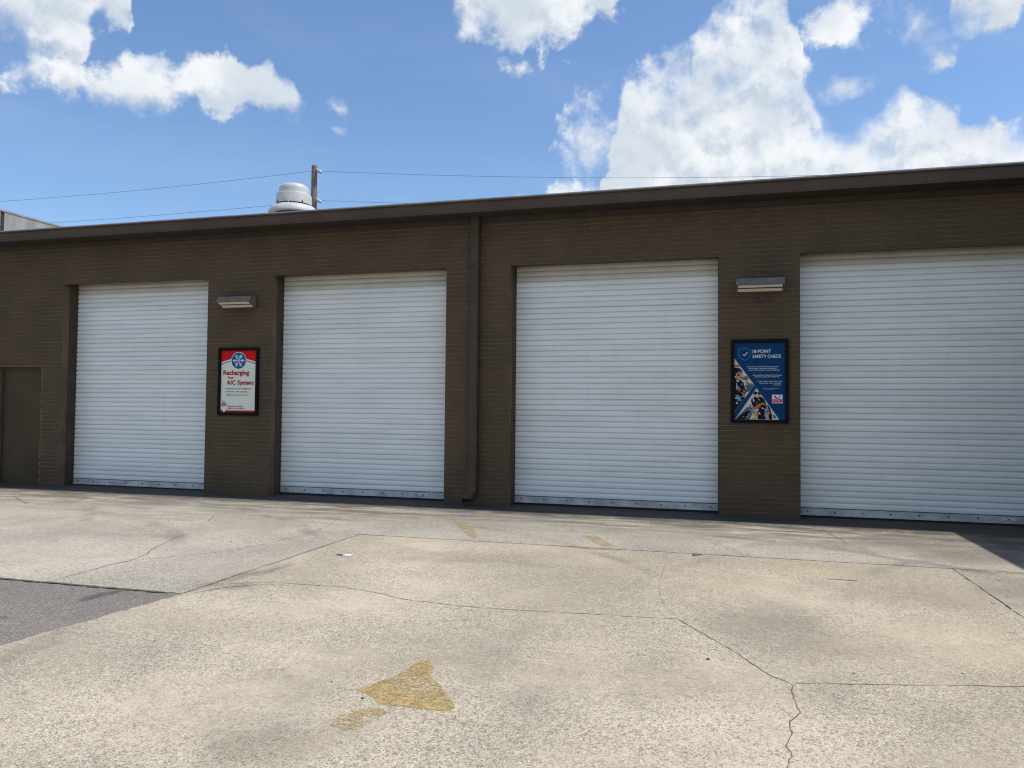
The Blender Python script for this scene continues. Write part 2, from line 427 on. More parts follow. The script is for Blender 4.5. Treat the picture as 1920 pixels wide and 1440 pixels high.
def worn_paint(name, base, lo, hi, stretch=(0.14, 2.6, 1), fray=0.45):
    """old paint with worn-through holes and frayed rims; bare concrete shows between the flakes"""
    m, t, b, P = mat(name, base, 0.8, 0, 0.2)
    at = t.n.new('ShaderNodeAttribute'); at.attribute_name = "rim"
    n1 = t.noise(t.vec('MULTIPLY', P, stretch), 26, 6, 0.72, 0.2)
    n2 = t.noise(P, 3.5, 4, 0.6)
    vs = t.sep(t.voro(P, 95, 'F1', 'Color'))
    k = t.math('ADD', n1, t.math('MULTIPLY', t.math('SUBTRACT', n2, 0.5), 0.7))
    k = t.math('SUBTRACT', k, t.math('MULTIPLY', t.ramp(vs[0], 0.66, 0.8), 0.2))
    k = t.math('SUBTRACT', k, t.math('MULTIPLY', at.outputs['Fac'], fray))
    a = t.ramp(k, lo, hi)
    c = t.mix(t.ramp(t.noise(P, 14, 4, 0.6), 0.3, 0.7), tuple(x * 0.75 for x in base), tuple(x * 1.15 for x in base))
    c = t.mix(t.math('MULTIPLY', t.ramp(vs[1], 0.6, 0.8), 0.5), c, (0.20, 0.14, 0.06))
    t.put(b.inputs['Base Color'], c)
    t.put(b.inputs['Alpha'], a)
    return m


M['paint_arrow'] = worn_paint("worn_ochre_paint", (0.43, 0.305, 0.13), 0.25, 0.50)
M['paint_remnant'] = worn_paint("flaking_ochre_paint", (0.43, 0.31, 0.14), 0.34, 0.60)
M['paint_yellow'] = worn_paint("worn_yellow_paint", (0.47, 0.325, 0.12), 0.38, 0.62, (1, 1, 1), 0.25)
M['paint_faint'] = worn_paint("nearly_gone_yellow_paint", (0.46, 0.35, 0.18), 0.46, 0.70, (1, 1, 1))
M['leaf'] = mat("dry_dark_leaf", (0.055, 0.042, 0.028), 0.9)[0]
M['pebble'] = mat("pale_chip", (0.50, 0.46, 0.40), 0.9)[0]
M['scrap_blue'] = mat("blue_print", (0.03, 0.10, 0.28), 0.5)[0]


def flat(name, base, rough=0.4):
    if name not in M:
        M[name] = mat(name, base, max(rough, 0.6), 0, 0.12)[0]
    return M[name]


# ------------------------------------------------------------------ mesh helpers
def link(name, me, material=None, parent=None, loc=None):
    o = bpy.data.objects.new(name, me)
    col.objects.link(o)
    if material is not None and me is not None and not me.materials:
        me.materials.append(material)
    if parent: o.parent = parent
    if loc is not None: o.location = loc
    return o


def tag(o, label=None, cat=None, group=None, kind=None):
    if label: o['label'] = label
    if cat: o['category'] = cat
    if group: o['group'] = group
    if kind: o['kind'] = kind
    return o


def empty(name, loc=(0, 0, 0)):
    o = bpy.data.objects.new(name, None)
    o.empty_display_size = 0.1
    o.location = loc
    col.objects.link(o)
    return o


def from_bm(name, bm, smooth=False):
    bmesh.ops.recalc_face_normals(bm, faces=bm.faces)
    me = bpy.data.meshes.new(name)
    bm.to_mesh(me)
    bm.free()
    if smooth:
        for p in me.polygons: p.use_smooth = True
    return me


def add_box(bm, x0, x1, y0, y1, z0, z1):
    v = [bm.verts.new(p) for p in ((x0, y0, z0), (x1, y0, z0), (x1, y1, z0), (x0, y1, z0), (x0, y0, z1), (x1, y0, z1), (x1, y1, z1), (x0, y1, z1))]
    for f in ((0, 3, 2, 1), (4, 5, 6, 7), (0, 1, 5, 4), (1, 2, 6, 5), (2, 3, 7, 6), (3, 0, 4, 7)):
        bm.faces.new([v[i] for i in f])
    return v


def box(name, x0, x1, y0, y1, z0, z1, material, parent=None, bevel=0.0, loc=None):
    bm = bmesh.new()
    add_box(bm, x0, x1, y0, y1, z0, z1)
    if bevel:
        bmesh.ops.bevel(bm, geom=bm.edges[:], offset=bevel, segments=2, affect='EDGES')
    return link(name, from_bm(name, bm), material, parent, loc)


def prism(name, pts, axis, a0, a1, material, parent=None, bevel=0.0, loc=None):
    """extrude a 2D outline along an axis ('x': pts are (y,z); 'y': (x,z); 'z': (x,y))"""
    def P(p, a):
        return {'x': (a, p[0], p[1]), 'y': (p[0], a, p[1]), 'z': (p[0], p[1], a)}[axis]
    bm = bmesh.new()
    A = [bm.verts.new(P(p, a0)) for p in pts]
    B = [bm.verts.new(P(p, a1)) for p in pts]
    bm.faces.new(A); bm.faces.new(B[::-1])
    n = len(pts)
    for i in range(n):
        bm.faces.new((A[i], B[i], B[(i + 1) % n], A[(i + 1) % n]))
    if bevel:
        bmesh.ops.bevel(bm, geom=bm.edges[:], offset=bevel, segments=2, affect='EDGES')
    return link(name, from_bm(name, bm), material, parent, loc)


def lathe(name, prof, material, parent, seg=64, loc=None, closed=False):
    bm = bmesh.new()
    rings = []
    for (r, z) in prof:
        rings.append([bm.verts.new((r * math.cos(2 * math.pi * i / seg), r * math.sin(2 * math.pi * i / seg), z)) for i in range(seg)])
    for a, b_ in zip(rings[:-1], rings[1:]):
        for i in range(seg):
            bm.faces.new((a[i], a[(i + 1) % seg], b_[(i + 1) % seg], b_[i]))
    bm.faces.new(rings[0]); bm.faces.new(rings[-1][::-1])
    me = from_bm(name, bm, True)
    o = link(name, me, material, parent, loc)
    try:
        me.set_sharp_from_angle(angle=R(35))
    except Exception:
        pass
    return o


def tube(name, pts, radius, material, parent=None, seg=6, closed_caps=True):
    bm = bmesh.new()
    pts = [Vector(p) for p in pts]
    rings = []
    for i, p in enumerate(pts):
        d = (pts[min(i + 1, len(pts) - 1)] - pts[max(i - 1, 0)]).normalized()
        a = d.cross(Vector((0, 0, 1)))
        if a.length < 1e-3: a = d.cross(Vector((1, 0, 0)))
        a.normalize(); b_ = d.cross(a)
        rings.append([bm.verts.new(p + radius * (math.cos(2 * math.pi * k / seg) * a + math.sin(2 * math.pi * k / seg) * b_)) for k in range(seg)])
    for a, b_ in zip(rings[:-1], rings[1:]):
        for k in range(seg):
            bm.faces.new((a[k], a[(k + 1) % seg], b_[(k + 1) % seg], b_[k]))
    bm.faces.new(rings[0]); bm.faces.new(rings[-1][::-1])
    return link(name, from_bm(name, bm, True), material, parent)


def lerp(a, b, f): return a + (b - a) * f


def jitter_line(a, b, step, amp, rnd):
    a = Vector((a[0], a[1])); b = Vector((b[0], b[1]))
    n = max(1, int((b - a).length / step))
    d = (b - a).normalized(); nrm = Vector((-d.y, d.x))
    out = []
    w = 0
    for i in range(n):
        w = w * 0.6 + rnd.uniform(-amp, amp)
        p = a + (b - a) * (i / n)
        if i: p = p + nrm * w
        out.append((p.x, p.y))
    return out


def outline(corners, rough=()):
    """polygon outline; edges named in rough get a broken edge: {edge index: (step, amplitude)}"""
    rnd = random.Random(3)
    out = []
    n = len(corners)
    for i in range(n):
        a, b_ = corners[i], corners[(i + 1) % n]
        st, am = rough.get(i, (None, None)) if rough else (None, None)
        out += jitter_line(a, b_, st, am, rnd) if st else [a]
    return out


# ------------------------------------------------------------------ ground
ground = link("ground", None)
bm = bmesh.new()
add_box(bm, -700, 700, -700, 700, -1.0, -0.09)
bpy.data.objects.remove(ground)
ground = link("ground", from_bm("ground", bm), M['far_ground'])
tag(ground, "grey open ground around the building and its concrete yard", kind='structure')

yard = empty("concrete_yard")
tag(yard, "sunlit beige concrete yard in front of the garage doors, worn and cracked", kind='structure')
box("joint_bed", -24, 14, -24, 0.29, -0.088, -0.05, M['earth'], yard)
g = 0.009
# long slab by the doors, running into the wide one on the left (their joint is invisible)
prism("slab", outline([(-22, 0.29), (-22, -6.0), (-4.082, -6.02), (-4.074, -3.018), (2.05 - g, -3.018), (14, -3.018), (14, 0.29)],
                      {1: (0.05, 0.016), 2: (0.06, 0.006), 3: (0.08, 0.004)}), 'z', -0.05, 0.0, M['concrete_grey'], yard)
# the main slab in front, with the arrow on it
prism("slab", outline([(-4.050, -3.042), (-4.056, -6.02), (-4.22, -7.44), (-4.22, -23), (2.043, -23), (2.043, -3.042)],
                      {0: (0.05, 0.006), 1: (0.035, 0.011), 2: (0.04, 0.010), 4: (0.04, 0.005), 5: (0.08, 0.004)}), 'z', -0.05, 0.0, M['concrete'], yard)
prism("slab", outline([(2.055, -3.042), (2.055, -23), (14, -23), (14, -3.042)], {0: (0.04, 0.005), 3: (0.1, 0.004)}), 'z', -0.05, 0.0, M['concrete_grey'], yard)

asphalt = prism("asphalt_patch", outline([(-24, -5.98), (-24, -24), (-4.20, -24), (-4.20, -7.44), (-4.05, -6.0)]), 'z', -0.06, -0.007, M['asphalt'])
tag(asphalt, "grey asphalt patch in the lower left corner, bordered by broken concrete edges", kind='structure')


def crack(pts, w, material=None):
    """a dirt-filled crack: a thin ragged ribbon just above the slab"""
    rnd = random.Random(len(pts) * 13 + int(w * 1e5))
    P2 = []
    for a, b_ in zip(pts[:-1], pts[1:]):
        P2 += jitter_line(a, b_, 0.04, 0.006, rnd)
    P2.append(pts[-1])
    bm = bmesh.new()
    prev = None
    n = len(P2)
    for i, p in enumerate(P2):
        q0 = Vector(P2[max(0, i - 1)]); q1 = Vector(P2[min(n - 1, i + 1)])
        d = (q1 - q0).normalized(); nr = Vector((-d.y, d.x))
        ww = w * rnd.choice((0.45, 0.7, 0.9, 1.2)) * min(1, (i + 1) / 3, (n - i) / 3)
        a = bm.verts.new((p[0] + nr.x * ww, p[1] + nr.y * ww, 0.002))
        b_ = bm.verts.new((p[0] - nr.x * ww, p[1] - nr.y * ww, 0.002))
        if prev: bm.faces.new((prev[0], a, b_, prev[1]))
        prev = (a, b_)
    me = from_bm("crack", bm)
    for pl in me.polygons:
        if pl.normal.z < 0: pl.flip()
    return link("crack", me, material or M['crack'], yard)


crack([(-9, -6.035), (-7, -6.03), (-6.2, -6.04), (-5.3, -6.03), (-4.6, -6.035), (-4.2, -6.03)], 0.016)
crack([(-3.95, -5.62), (-3.71, -5.5), (-3.38, -5.47), (-3.0, -5.45), (-2.69, -5.52), (-2.35, -5.67), (-2.03, -5.71), (-1.73, -5.73), (-1.3, -5.69), (-0.88, -5.65), (-0.58, -5.63),
       (-0.33, -5.59), (-0.21, -5.8), (-0.07, -6.03), (0.06, -6.26), (0.17, -6.48), (0.25, -6.64), (0.34, -6.73)], 0.0035)
crack([(0.35, -6.71), (0.55, -6.65), (0.77, -6.6), (0.98, -6.55), (1.21, -6.48), (1.53, -6.4), (2.04, -6.3)], 0.0032)
crack([(0.34, -6.73), (0.33, -6.94), (0.35, -7.12), (0.29, -7.25), (0.29, -7.39), (0.25, -7.54), (0.27, -7.64), (0.24, -7.76), (0.2, -8.4), (0.26, -9.4)], 0.0028)
crack([(-0.58, -3.17), (-0.55, -3.73), (-0.54, -4.32), (-0.53, -4.73), (-0.48, -5.08), (-0.4, -5.36), (-0.32, -5.57)], 0.0016)
crack([(-5.35, -5.98), (-5.39, -5.79), (-5.39, -5.56), (-5.41, -5.33), (-5.39, -5.06), (-5.46, -4.8), (-5.57, -4.63), (-5.74, -4.2), (-5.87, -3.88), (-5.89, -3.58)], 0.005)
crack([(-5.39, -5.06), (-5.2, -4.85), (-4.9, -4.5), (-4.72, -4.05), (-4.64, -3.15), (-4.71, -2.66), (-4.79, -2.32), (-5.02, -1.67)], 0.0035)
crack([(-6.31, -2.75), (-6.55, -2.33), (-6.67, -2.03)], 0.005)
crack([(-13.2, -1.5), (-11.13, -1.49), (-10.88, -1.47), (-10.74, -1.26), (-10.82, -0.78)], 0.009)
crack([(-10.88, -1.47), (-9.88, -2.13), (-9.62, -2.1), (-9.4, -1.75), (-9.87, -1.02), (-9.84, -0.67)], 0.008)
crack([(1.15, -0.59), (1.21, -1.27), (1.3, -1.89)], 0.005)
crack([(-4.0, -6.0), (-3.88, -5.75), (-3.72, -5.6), (-3.5, -5.52)], 0.006)

# ------------------------------------------------------------------ the building
bld = empty("brick_building", (0, 0, 0))
tag(bld, "low brown painted brick garage building with four white roll-up doors and a flat roof", "building")
XL, XR = -15.0, 5.28
COURSE, BL, ZTOP = 0.07, 0.2233, 4.385
DOORS = [(-11.54, 3.055), (-7.236, 3.06), (-3.145, 3.05), (0.977, 3.05)]
DHS = [3.642, 3.642, 3.638, 3.642]
DH = 3.66
OPEN = [(x, x + w, 0.0, dh) for (x, w), dh in zip(DOORS, DHS)] + [(-12.99, -11.985, 0.0, 2.15)]
RECESS = 0.34

# mortar bed behind the bricks, with the openings left free
bm = bmesh.new()
xs = sorted([XL, XR] + [v for o in OPEN for v in o[:2]])
for a, b_ in zip(xs[:-1], xs[1:]):
    mid = (a + b_) / 2
    op = [o for o in OPEN if o[0] < mid < o[1]]
    z0 = op[0][3] if op else 0.0
    add_box(bm, a, b_, 0.0035, 0.14 if z0 > 3 else 0.24, min(z0, 3.64) if z0 > 3 else z0, ZTOP)
link("wall", from_bm("wall", bm), M['mortar'], bld)

# bricks
JG = 0.0045
JX = 0.0022


def brick_mesh(w, h, seed):
    rnd = random.Random(seed)
    bm = bmesh.new()
    e = 0.004
    f = [bm.verts.new((x + rnd.uniform(-.0015, .0015), rnd.uniform(-0.0012, 0.0012), z + rnd.uniform(-.001, .001)))
         for x, z in ((e, e), (w - e, e), (w - e, h - e), (e, h - e))]
    k = [bm.verts.new(p) for p in ((0, 0.0025, 0), (w, 0.0025, 0), (w, 0.0025, h), (0, 0.0025, h))]
    bk = [bm.verts.new(p) for p in ((0, 0.02, 0), (w, 0.02, 0), (w, 0.02, h), (0, 0.02, h))]
    bm.faces.new(f)
    for i in range(4):
        j = (i + 1) % 4
        bm.faces.new((k[i], k[j], f[j], f[i]))
        bm.faces.new((bk[i], bk[j], k[j], k[i]))
    return from_bm("brick", bm)


bricks = []
ncourse = int(ZTOP / COURSE) + 1
for r in range(ncourse):
    z0 = r * COURSE
    z1 = min(z0 + COURSE, ZTOP)
    if z1 - z0 < 0.03: continue
    off = (BL / 2 if r % 2 else 0.0) + 0.03
    x = XL - BL + off
    while x < XR:
        segs = [(max(x, XL), min(x + BL, XR))]
        for (a, b_, o0, o1) in OPEN:
            if z0 < o1 - 0.035:
                ns = []
                for s in segs:
                    if s[1] <= a or s[0] >= b_: ns.append(s); continue
                    if s[0] < a: ns.append((s[0], a))
                    if s[1] > b_: ns.append((b_, s[1]))
                segs = ns
        for s in segs:
            if s[1] - s[0] > 0.03:
                bricks.append((s[0], s[1], z0, z1))
        x += BL


def size_key(q):
    c_ = Vector(((q[0] + q[1]) / 2, 0, (q[2] + q[3]) / 2)) - CAM_LOC
    zc = c_.dot(fw)
    px = (c_.dot(rt) / zc) * 1439.57
    py = (c_.dot(up) / zc) * 1439.57
    vis = abs(px) < 955 and abs(py) < 715
    for a, b_, zz0, zz1 in ((0.06, 0.83, 1.29, 2.46),):
        if q[0] > a and q[1] < b_ and q[2] > zz0 and q[3] < zz1: vis = False
    return (0 if vis else 1, zc / max(0.02, (q[1] - q[0])) ** 0.5)


bricks.sort(key=size_key)
full_meshes = [brick_mesh(BL - 2 * JX, COURSE - 2 * JG, k) for k in range(8)]
for me in full_meshes: me.materials.append(M['brick'])
cache = {}
for i, (a, b_, z0, z1) in enumerate(bricks[:300]):
    w, h = round(b_ - a - 2 * JX, 3), round(z1 - z0 - 2 * JG, 3)
    if abs(w - (BL - 2 * JX)) < 0.002 and abs(h - (COURSE - 2 * JG)) < 0.002:
        me = full_meshes[random.randrange(8)]
    else:
        if (w, h) not in cache:
            cache[(w, h)] = brick_mesh(w, h, i)
            cache[(w, h)].materials.append(M['brick'])
        me = cache[(w, h)]
    o = link("brick", me, None, bld, (a + JX, random.uniform(-0.0025, 0.0015), z0 + JG + random.uniform(-.001, .001)))
    o.rotation_euler = (random.uniform(-.010, .010), 0, random.uniform(-.005, .005))
bm = bmesh.new()
for (a, b_, z0, z1) in bricks[300:]:
    e = 0.004
    y = random.uniform(-0.0025, 0.0015)
    tz, tx = random.uniform(-.0006, .0006), random.uniform(-.0005, .0005)
    a += JX; b_ -= JX; z0 += JG; z1 -= JG
    f = [bm.verts.new(p) for p in ((a + e, y + tz + tx, z0 + e), (b_ - e, y + tz - tx, z0 + e), (b_ - e, y - tz - tx, z1 - e), (a + e, y - tz + tx, z1 - e))]
    k = [bm.verts.new(p) for p in ((a, y + .0025, z0), (b_, y + .0025, z0), (b_, y + .0025, z1), (a, y + .0025, z1))]
    bk = [bm.verts.new(p) for p in ((a, .02, z0), (b_, .02, z0), (b_, .02, z1), (a, .02, z1))]
    bm.faces.new(f)
    for i in range(4):
        j = (i + 1) % 4
        bm.faces.new((k[i], k[j], f[j], f[i]))
        bm.faces.new((bk[i], bk[j], k[j], k[i]))
o = link("brickwork", from_bm("brickwork", bm), M['brick'], bld)
tag(o, kind='stuff')

# returns of the brick at the openings, steel jamb linings and lintels
for (a, b_, z0, z1) in OPEN[:4]:
    for s, xx in ((1, a), (-1, b_)):
        x0, x1 = sorted((xx, xx + s * 0.008))
        box("steel_jamb", x0, x1, 0.148, RECESS + 0.06, 0.0, z1 + 0.10, M['brown_steel'], bld, 0.002)
        x0, x1 = sorted((xx + s * 0.008, xx + s * 0.014))
        box("door_guide", x0, x1, RECESS - 0.03, RECESS - 0.022, 0.0, z1 - 0.004, M['brown_steel'], bld)
    box("steel_lintel", a - 0.001, b_ + 0.001, 0.012, 0.145, z1 - 0.003, z1 + 0.006, M['brown_steel'], bld)

# roll-up doors made of slats
PITCH_S = 0.0825
prof = [(0.0, 0.012), (0.02, 0.000), (0.09, -0.0085), (0.40, -0.0125), (0.70, -0.0105), (0.86, -0.0055), (0.915, 0.003), (0.95, 0.012), (1.0, 0.012)]
slat_meshes = {}


def slat_mesh(w, material):
    bm = bmesh.new()
    L_ = [bm.verts.new((0, y, f * PITCH_S)) for f, y in prof]
    R_ = [bm.verts.new((w, y, f * PITCH_S)) for f, y in prof]
    for i in range(len(prof) - 1):
        bm.faces.new((L_[i], R_[i], R_[i + 1], L_[i + 1]))
    bl = bm.verts.new((0, 0.02, PITCH_S)); br = bm.verts.new((w, 0.02, PITCH_S))
    bl0 = bm.verts.new((0, 0.02, 0)); br0 = bm.verts.new((w, 0.02, 0))
    bm.faces.new((L_[-1], R_[-1], br, bl)); bm.faces.new((bl, br, br0, bl0)); bm.faces.new((L_[0], bl0, br0, R_[0]))
    bm.faces.new(L_ + [bl, bl0]); bm.faces.new((R_ + [br, br0])[::-1])
    me = from_bm("slat", bm, True)
    me.set_sharp_from_angle(angle=R(40))
    me.materials.append(material)
    return me


for di, ((x, w), gap) in enumerate(zip(DOORS, (0.02, 0.03, 0.03, 0.025))):
    rd = empty("roll_up_door", (x, RECESS, gap)); rd.parent = bld
    ww = w - 0.018
    sm = slat_mesh(ww, M['slat'])
    sy_ = slat_mesh(ww, M['slat_tan'])
    nsl = int((DH + 0.12) / PITCH_S)
    for k in range(nsl):
        old = gap + 0.10 + k * PITCH_S > DHS[di] - (2.6 * PITCH_S)  # topmost slats take the tan tone
        o = link("slat", sy_ if old else sm, None, rd, (0.009 + random.uniform(-.0015, .0015), random.uniform(-.0015, .0015), 0.10 + k * PITCH_S))  # old: only marks the topmost slats, in the darker tan
        o.rotation_euler = (random.uniform(-0.018, 0.018) + (random.uniform(-.05, .05) if random.random() < .08 else 0), 0, 0)
    bm = bmesh.new()
    add_box(bm, 0.009, w - 0.009, -0.012, 0.02, 0.012, 0.094)
    add_box(bm, 0.009, w - 0.009, -0.03, -0.0125, 0.0, 0.02)
    link("bottom_bar", from_bm("bottom_bar", bm), M['alu'], rd)
    me = None
    for k in range(9):
        if me is None:
            bm = bmesh.new()
            bmesh.ops.create_cone(bm, cap_ends=True, segments=6, radius1=0.013, radius2=0.011, depth=0.012, matrix=Matrix.Rotation(R(90), 4, 'X'))
            me = from_bm("bolt", bm)
        link("bolt", me, M['bolt'], rd, (0.12 + k * (w - 0.24) / 8, -0.018, 0.052))
    box("lock_plate", w * 0.82, w * 0.82 + 0.16, -0.0155, -0.0122, 0.04, 0.075, flat("pale_plate", (0.62, 0.64, 0.66)), rd)
    box("dark_gap_strip", 0.012, w - 0.012, -0.02, 0.012, -gap + 0.002, -0.001, M['dark'], rd)  # dark strip put in to stand for the unlit gap under the door

# personnel door on the left
pd = empty("steel_door", (-12.99, 0.1, 0.0)); pd.parent = bld
box("door_leaf", 0.045, 0.96, 0.0, 0.045, 0.012, 2.10, M['door_leaf'], pd, 0.003)
bm = bmesh.new()
add_box(bm, 0.0, 0.042, -0.025, 0.06, 0.0, 2.147)
add_box(bm, 0.963, 1.005, -0.025, 0.06, 0.0, 2.147)
add_box(bm, 0.042, 0.963, -0.025, 0.06, 2.104, 2.147)
link("door_frame", from_bm("door_frame", bm), M['brown_steel'], pd)
for zz in (0.25, 1.05, 1.85):
    tube("hinge", [(0.043, -0.012, zz), (0.043, -0.012, zz + 0.11)], 0.012, M['brown_steel'], pd, 8)
box("threshold", 0.0, 1.005, -0.06, 0.06, 0.001, 0.011, M['brown_steel'], pd)

# roof, soffit, fascia, back and side walls
YO = -0.41
box("soffit", XL, 4.88, YO + 0.03, 0.0, ZTOP + 0.004, ZTOP + 0.03, M['soffit'], bld)
bm = bmesh.new()
add_box(bm, XL, XR, YO + 0.05, 16, ZTOP + 0.034, 4.50)
link("roof", from_bm("roof", bm), M['roof'], bld)
xj = XL
joints = [-15, -12.2, -9.15, -6.1, -3.3, -0.6, 2.45, 4.9]
for a, b_ in zip(joints[:-1], joints[1:]):
    fz = random.uniform(-0.002, 0.002)
    prism("fascia_panel", [(YO, 4.525), (YO + 0.03, 4.525), (YO + 0.03, 4.38), (YO - 0.012, 4.372 + fz), (YO - 0.012, 4.385 + fz), (YO, 4.393)], 'x', a + 0.0012, b_ - 0.0012, M['fascia'], bld)
prism("roof_edge", [(YO - 0.02, 4.53), (YO - 0.02, 4.545), (YO + 0.0, 4.556), (YO + 0.12, 4.556), (YO + 0.12, 4.527)], 'x', XL, 4.87, M['fascia'], bld)
prism("gravel_stop", [(YO - 0.006, 4.557), (YO - 0.006, 4.572), (YO + 0.1, 4.578), (YO + 0.1, 4.557)], 'x', XL, 4.87, M['drip'], bld)
prism("trim_board", [(-0.006, 4.30), (-0.03, 4.305), (-0.03, ZTOP), (-0.006, ZTOP)], 'x', XL, XR, M['soffit'], bld)
bm = bmesh.new()
add_box(bm, XL, XL + 0.25, 0.25, 15.5, 0, ZTOP)
add_box(bm, XL, XR, 15.5, 15.8, 0, ZTOP)
add_box(bm, XR - 0.25, XR, 0.25, 15.5, 0, ZTOP)
add_box(bm, XL + 0.25, XR - 0.25, 0.36, 15.4, -0.05, -0.002)
link("rear_walls", from_bm("rear_walls", bm), M['mortar'], bld)
# the wing on the right: its eave throws the shadow by the last door
bm = bmesh.new()
add_box(bm, XR, 11, -7.2, 0.24, 0, ZTOP)
link("wing_wall", from_bm("wing_wall", bm), M['mortar'], bld)
box("wing_roof", 4.90, 11.4, -7.6, 16, ZTOP + 0.035, 4.555, M['roof'], bld)

# downspout with a kicked-out shoe
ds = empty("downspout", (-3.685, 0, 0)); ds.parent = bld
bm = bmesh.new()
hw = 0.068
path = [(-0.068, 4.383, 0.045), (-0.068, 0.26, 0.045), (-0.085, 0.17, 0.047), (-0.19, 0.055, 0.05)]
secs = [((-0.068, 4.383), (0, -1)), ((-0.068, 0.27), (0, -1)), ((-0.092, 0.185), (-0.5, -0.86)), ((-0.215, 0.075), (-0.8, -0.6))]
rings = []
for k, ((y, z), (dy, dz)) in enumerate(secs):
    ny, nz = dz, -dy       # across the pipe, towards the viewer for a pipe that runs down
    h = 0.045 if k < 3 else 0.052
    kx = -0.045 if k == 3 else (-0.008 if k == 2 else 0)
    rings.append([bm.verts.new(p) for p in ((-hw + kx, y + ny * h, z + nz * h), (hw + kx, y + ny * h, z + nz * h), (hw + kx, y - ny * h, z - nz * h), (-hw + kx, y - ny * h, z - nz * h))])
for a, b_ in zip(rings[:-1], rings[1:]):
    for i in range(4):
        bm.faces.new((a[i], a[(i + 1) % 4], b_[(i + 1) % 4], b_[i]))
bm.faces.new(rings[0])
bmesh.ops.bevel(bm, geom=[e for e in bm.edges if len(e.link_faces) == 2 and abs((e.verts[0].co - e.verts[1].co).x) < 0.05 and (e.verts[0].co - e.verts[1].co).length > 0.1], offset=0.012, segments=2, affect='EDGES')
pipe = link("pipe", from_bm("pipe", bm), M['fascia'], ds)
sol = pipe.modifiers.new("thickness", 'SOLIDIFY'); sol.thickness = 0.003; sol.offset = 1
pipe.data.materials[0] = M['brown_steel']
for zz in (0.62, 2.1, 3.62):
    bm = bmesh.new()
    add_box(bm, -0.105, 0.105, -0.012, -0.005, zz, zz + 0.035)
    add_box(bm, -0.074, 0.074, -0.1205, -0.1175, zz, zz + 0.035)
    add_box(bm, -0.0765, -0.0735, -0.1175, -0.012, zz, zz + 0.035)
    add_box(bm, 0.0735, 0.0765, -0.1175, -0.012, zz, zz + 0.035)
    link("strap", from_bm("strap", bm), M['brown_steel'], ds)

# ------------------------------------------------------------------ taller concrete building on the left
cb = empty("concrete_building", (-15.03, 6, 0))
tag(cb, "taller grey concrete building showing a weather-streaked parapet above the brown roof at far left", "building")
box("wall", -12, -0.0, -7.4, -4.31, 0, 5.62, M['conc_wall'], cb)
box("wall", -12, -0.0, -4.215, 14, 0, 5.62, M['conc_wall'], cb)
bm = bmesh.new()
add_box(bm, -11.9, -0.05, -4.309, -4.216, 0, 5.55)
for k in range(26):
    z = 4.2 + k * 0.055
    s = random.uniform(0.0, 0.03)
    add_box(bm, -0.055, -0.012 - random.uniform(0, 0.03), -4.309, -4.216 - s, z, z + 0.05)
link("wall_joint", from_bm("wall_joint", bm), M['conc_dark'], cb)
box("coping", -12.02, 0.012, -7.42, 14.02, 5.622, 5.66, M['conc_wall'], cb)

# ------------------------------------------------------------------ roof fan
fx, fy = -8.105, 2.0
fan = empty("roof_fan", (fx, fy, 4.50))
tag(fan, "white domed exhaust fan with a skirted base on the brown roof, left of the pole", "exhaust fan")
box("curb", -0.32, 0.32, -0.32, 0.32, 0.0, 0.50, M['fan'], fan)
lathe("fan_louvre", [(0.36, 0.50), (0.36, 0.74), (0.28, 0.77)], M['fan_dark'], fan)
lathe("skirt", [(0.462, 0.700), (0.475, 0.704), (0.475, 0.718), (0.464, 0.758), (0.438, 0.80), (0.40, 0.835), (0.35, 0.855), (0.29, 0.862)], M['fan'], fan)
lathe("collar", [(0.305, 0.860), (0.305, 0.90)], M['fan_dark'], fan)
lathe("band", [(0.325, 0.885), (0.337, 0.885), (0.337, 1.055), (0.329, 1.077), (0.312, 1.087), (0.278, 1.089)], M['fan'], fan)
lathe("dome", [(0.284, 1.087), (0.284, 1.17), (0.277, 1.21), (0.258, 1.243), (0.215, 1.272), (0.15, 1.288), (0.07, 1.294), (0.01, 1.294)], M['fan'], fan)
for k in range(8):
    a = 2 * math.pi * k / 8 + 0.25
    o = box("clip", -0.008, 0.008, -0.345, -0.333, 0.835, 0.92, M['fan_dark'] if k % 2 else M['fan'], fan)
    o.rotation_euler = (0, 0, a)
for k, (da, w_) in enumerate(((-0.40, .03), (-0.28, .03), (-0.17, .02))):
    pts = [(math.sin(da + s * 0.13) * lerp(.472, .408, s), -math.cos(da + s * 0.13) * lerp(.474, .414, s), lerp(.735, .828, s)) for s in (0.1, .35, .6, .9)]
    tube("scratch_mark", pts, 0.005, M['fan_dark'], fan, 4)

# ------------------------------------------------------------------ utility pole and cables
px_, py_ = -21.1, 25.0
pole = empty("utility_pole", (px_, py_, 0))
tag(pole, "weathered wooden utility pole behind the roof, two insulators on its right side", "utility pole")
lathe("shaft", [(0.19, 0.0), (0.17, 7.0), (0.152, 14.28), (0.13, 14.34)], M['wood'], pole, 20)
for zz in (14.0, 12.42):
    ins = empty("insulator", (0.14, -0.06, zz)); ins.parent = pole
    tube("bracket", [(-0.05, 0, 0.16), (0.06, 0, 0.10), (0.15, 0, 0.03)], 0.03, M['alu'], ins, 8)
    bm = bmesh.new()
    bmesh.ops.create_uvsphere(bm, u_segments=14, v_segments=8, radius=1, matrix=Matrix.Diagonal((0.19, 0.12, 0.10, 1)))
    o = link("bell", from_bm("bell", bm, True), M['porcelain'], ins, (0.19, 0, -0.02)); o.rotation_euler = (0, 0.5, 0)
tube("step_bolt", [(0.1, -0.05, 11.2), (0.30, -0.08, 11.22)], 0.02, M['alu'], pole, 6)
tube("step_bolt", [(-0.1, -0.12, 13.6), (-0.1, -0.22, 13.6)], 0.04, M['alu'], pole, 6)


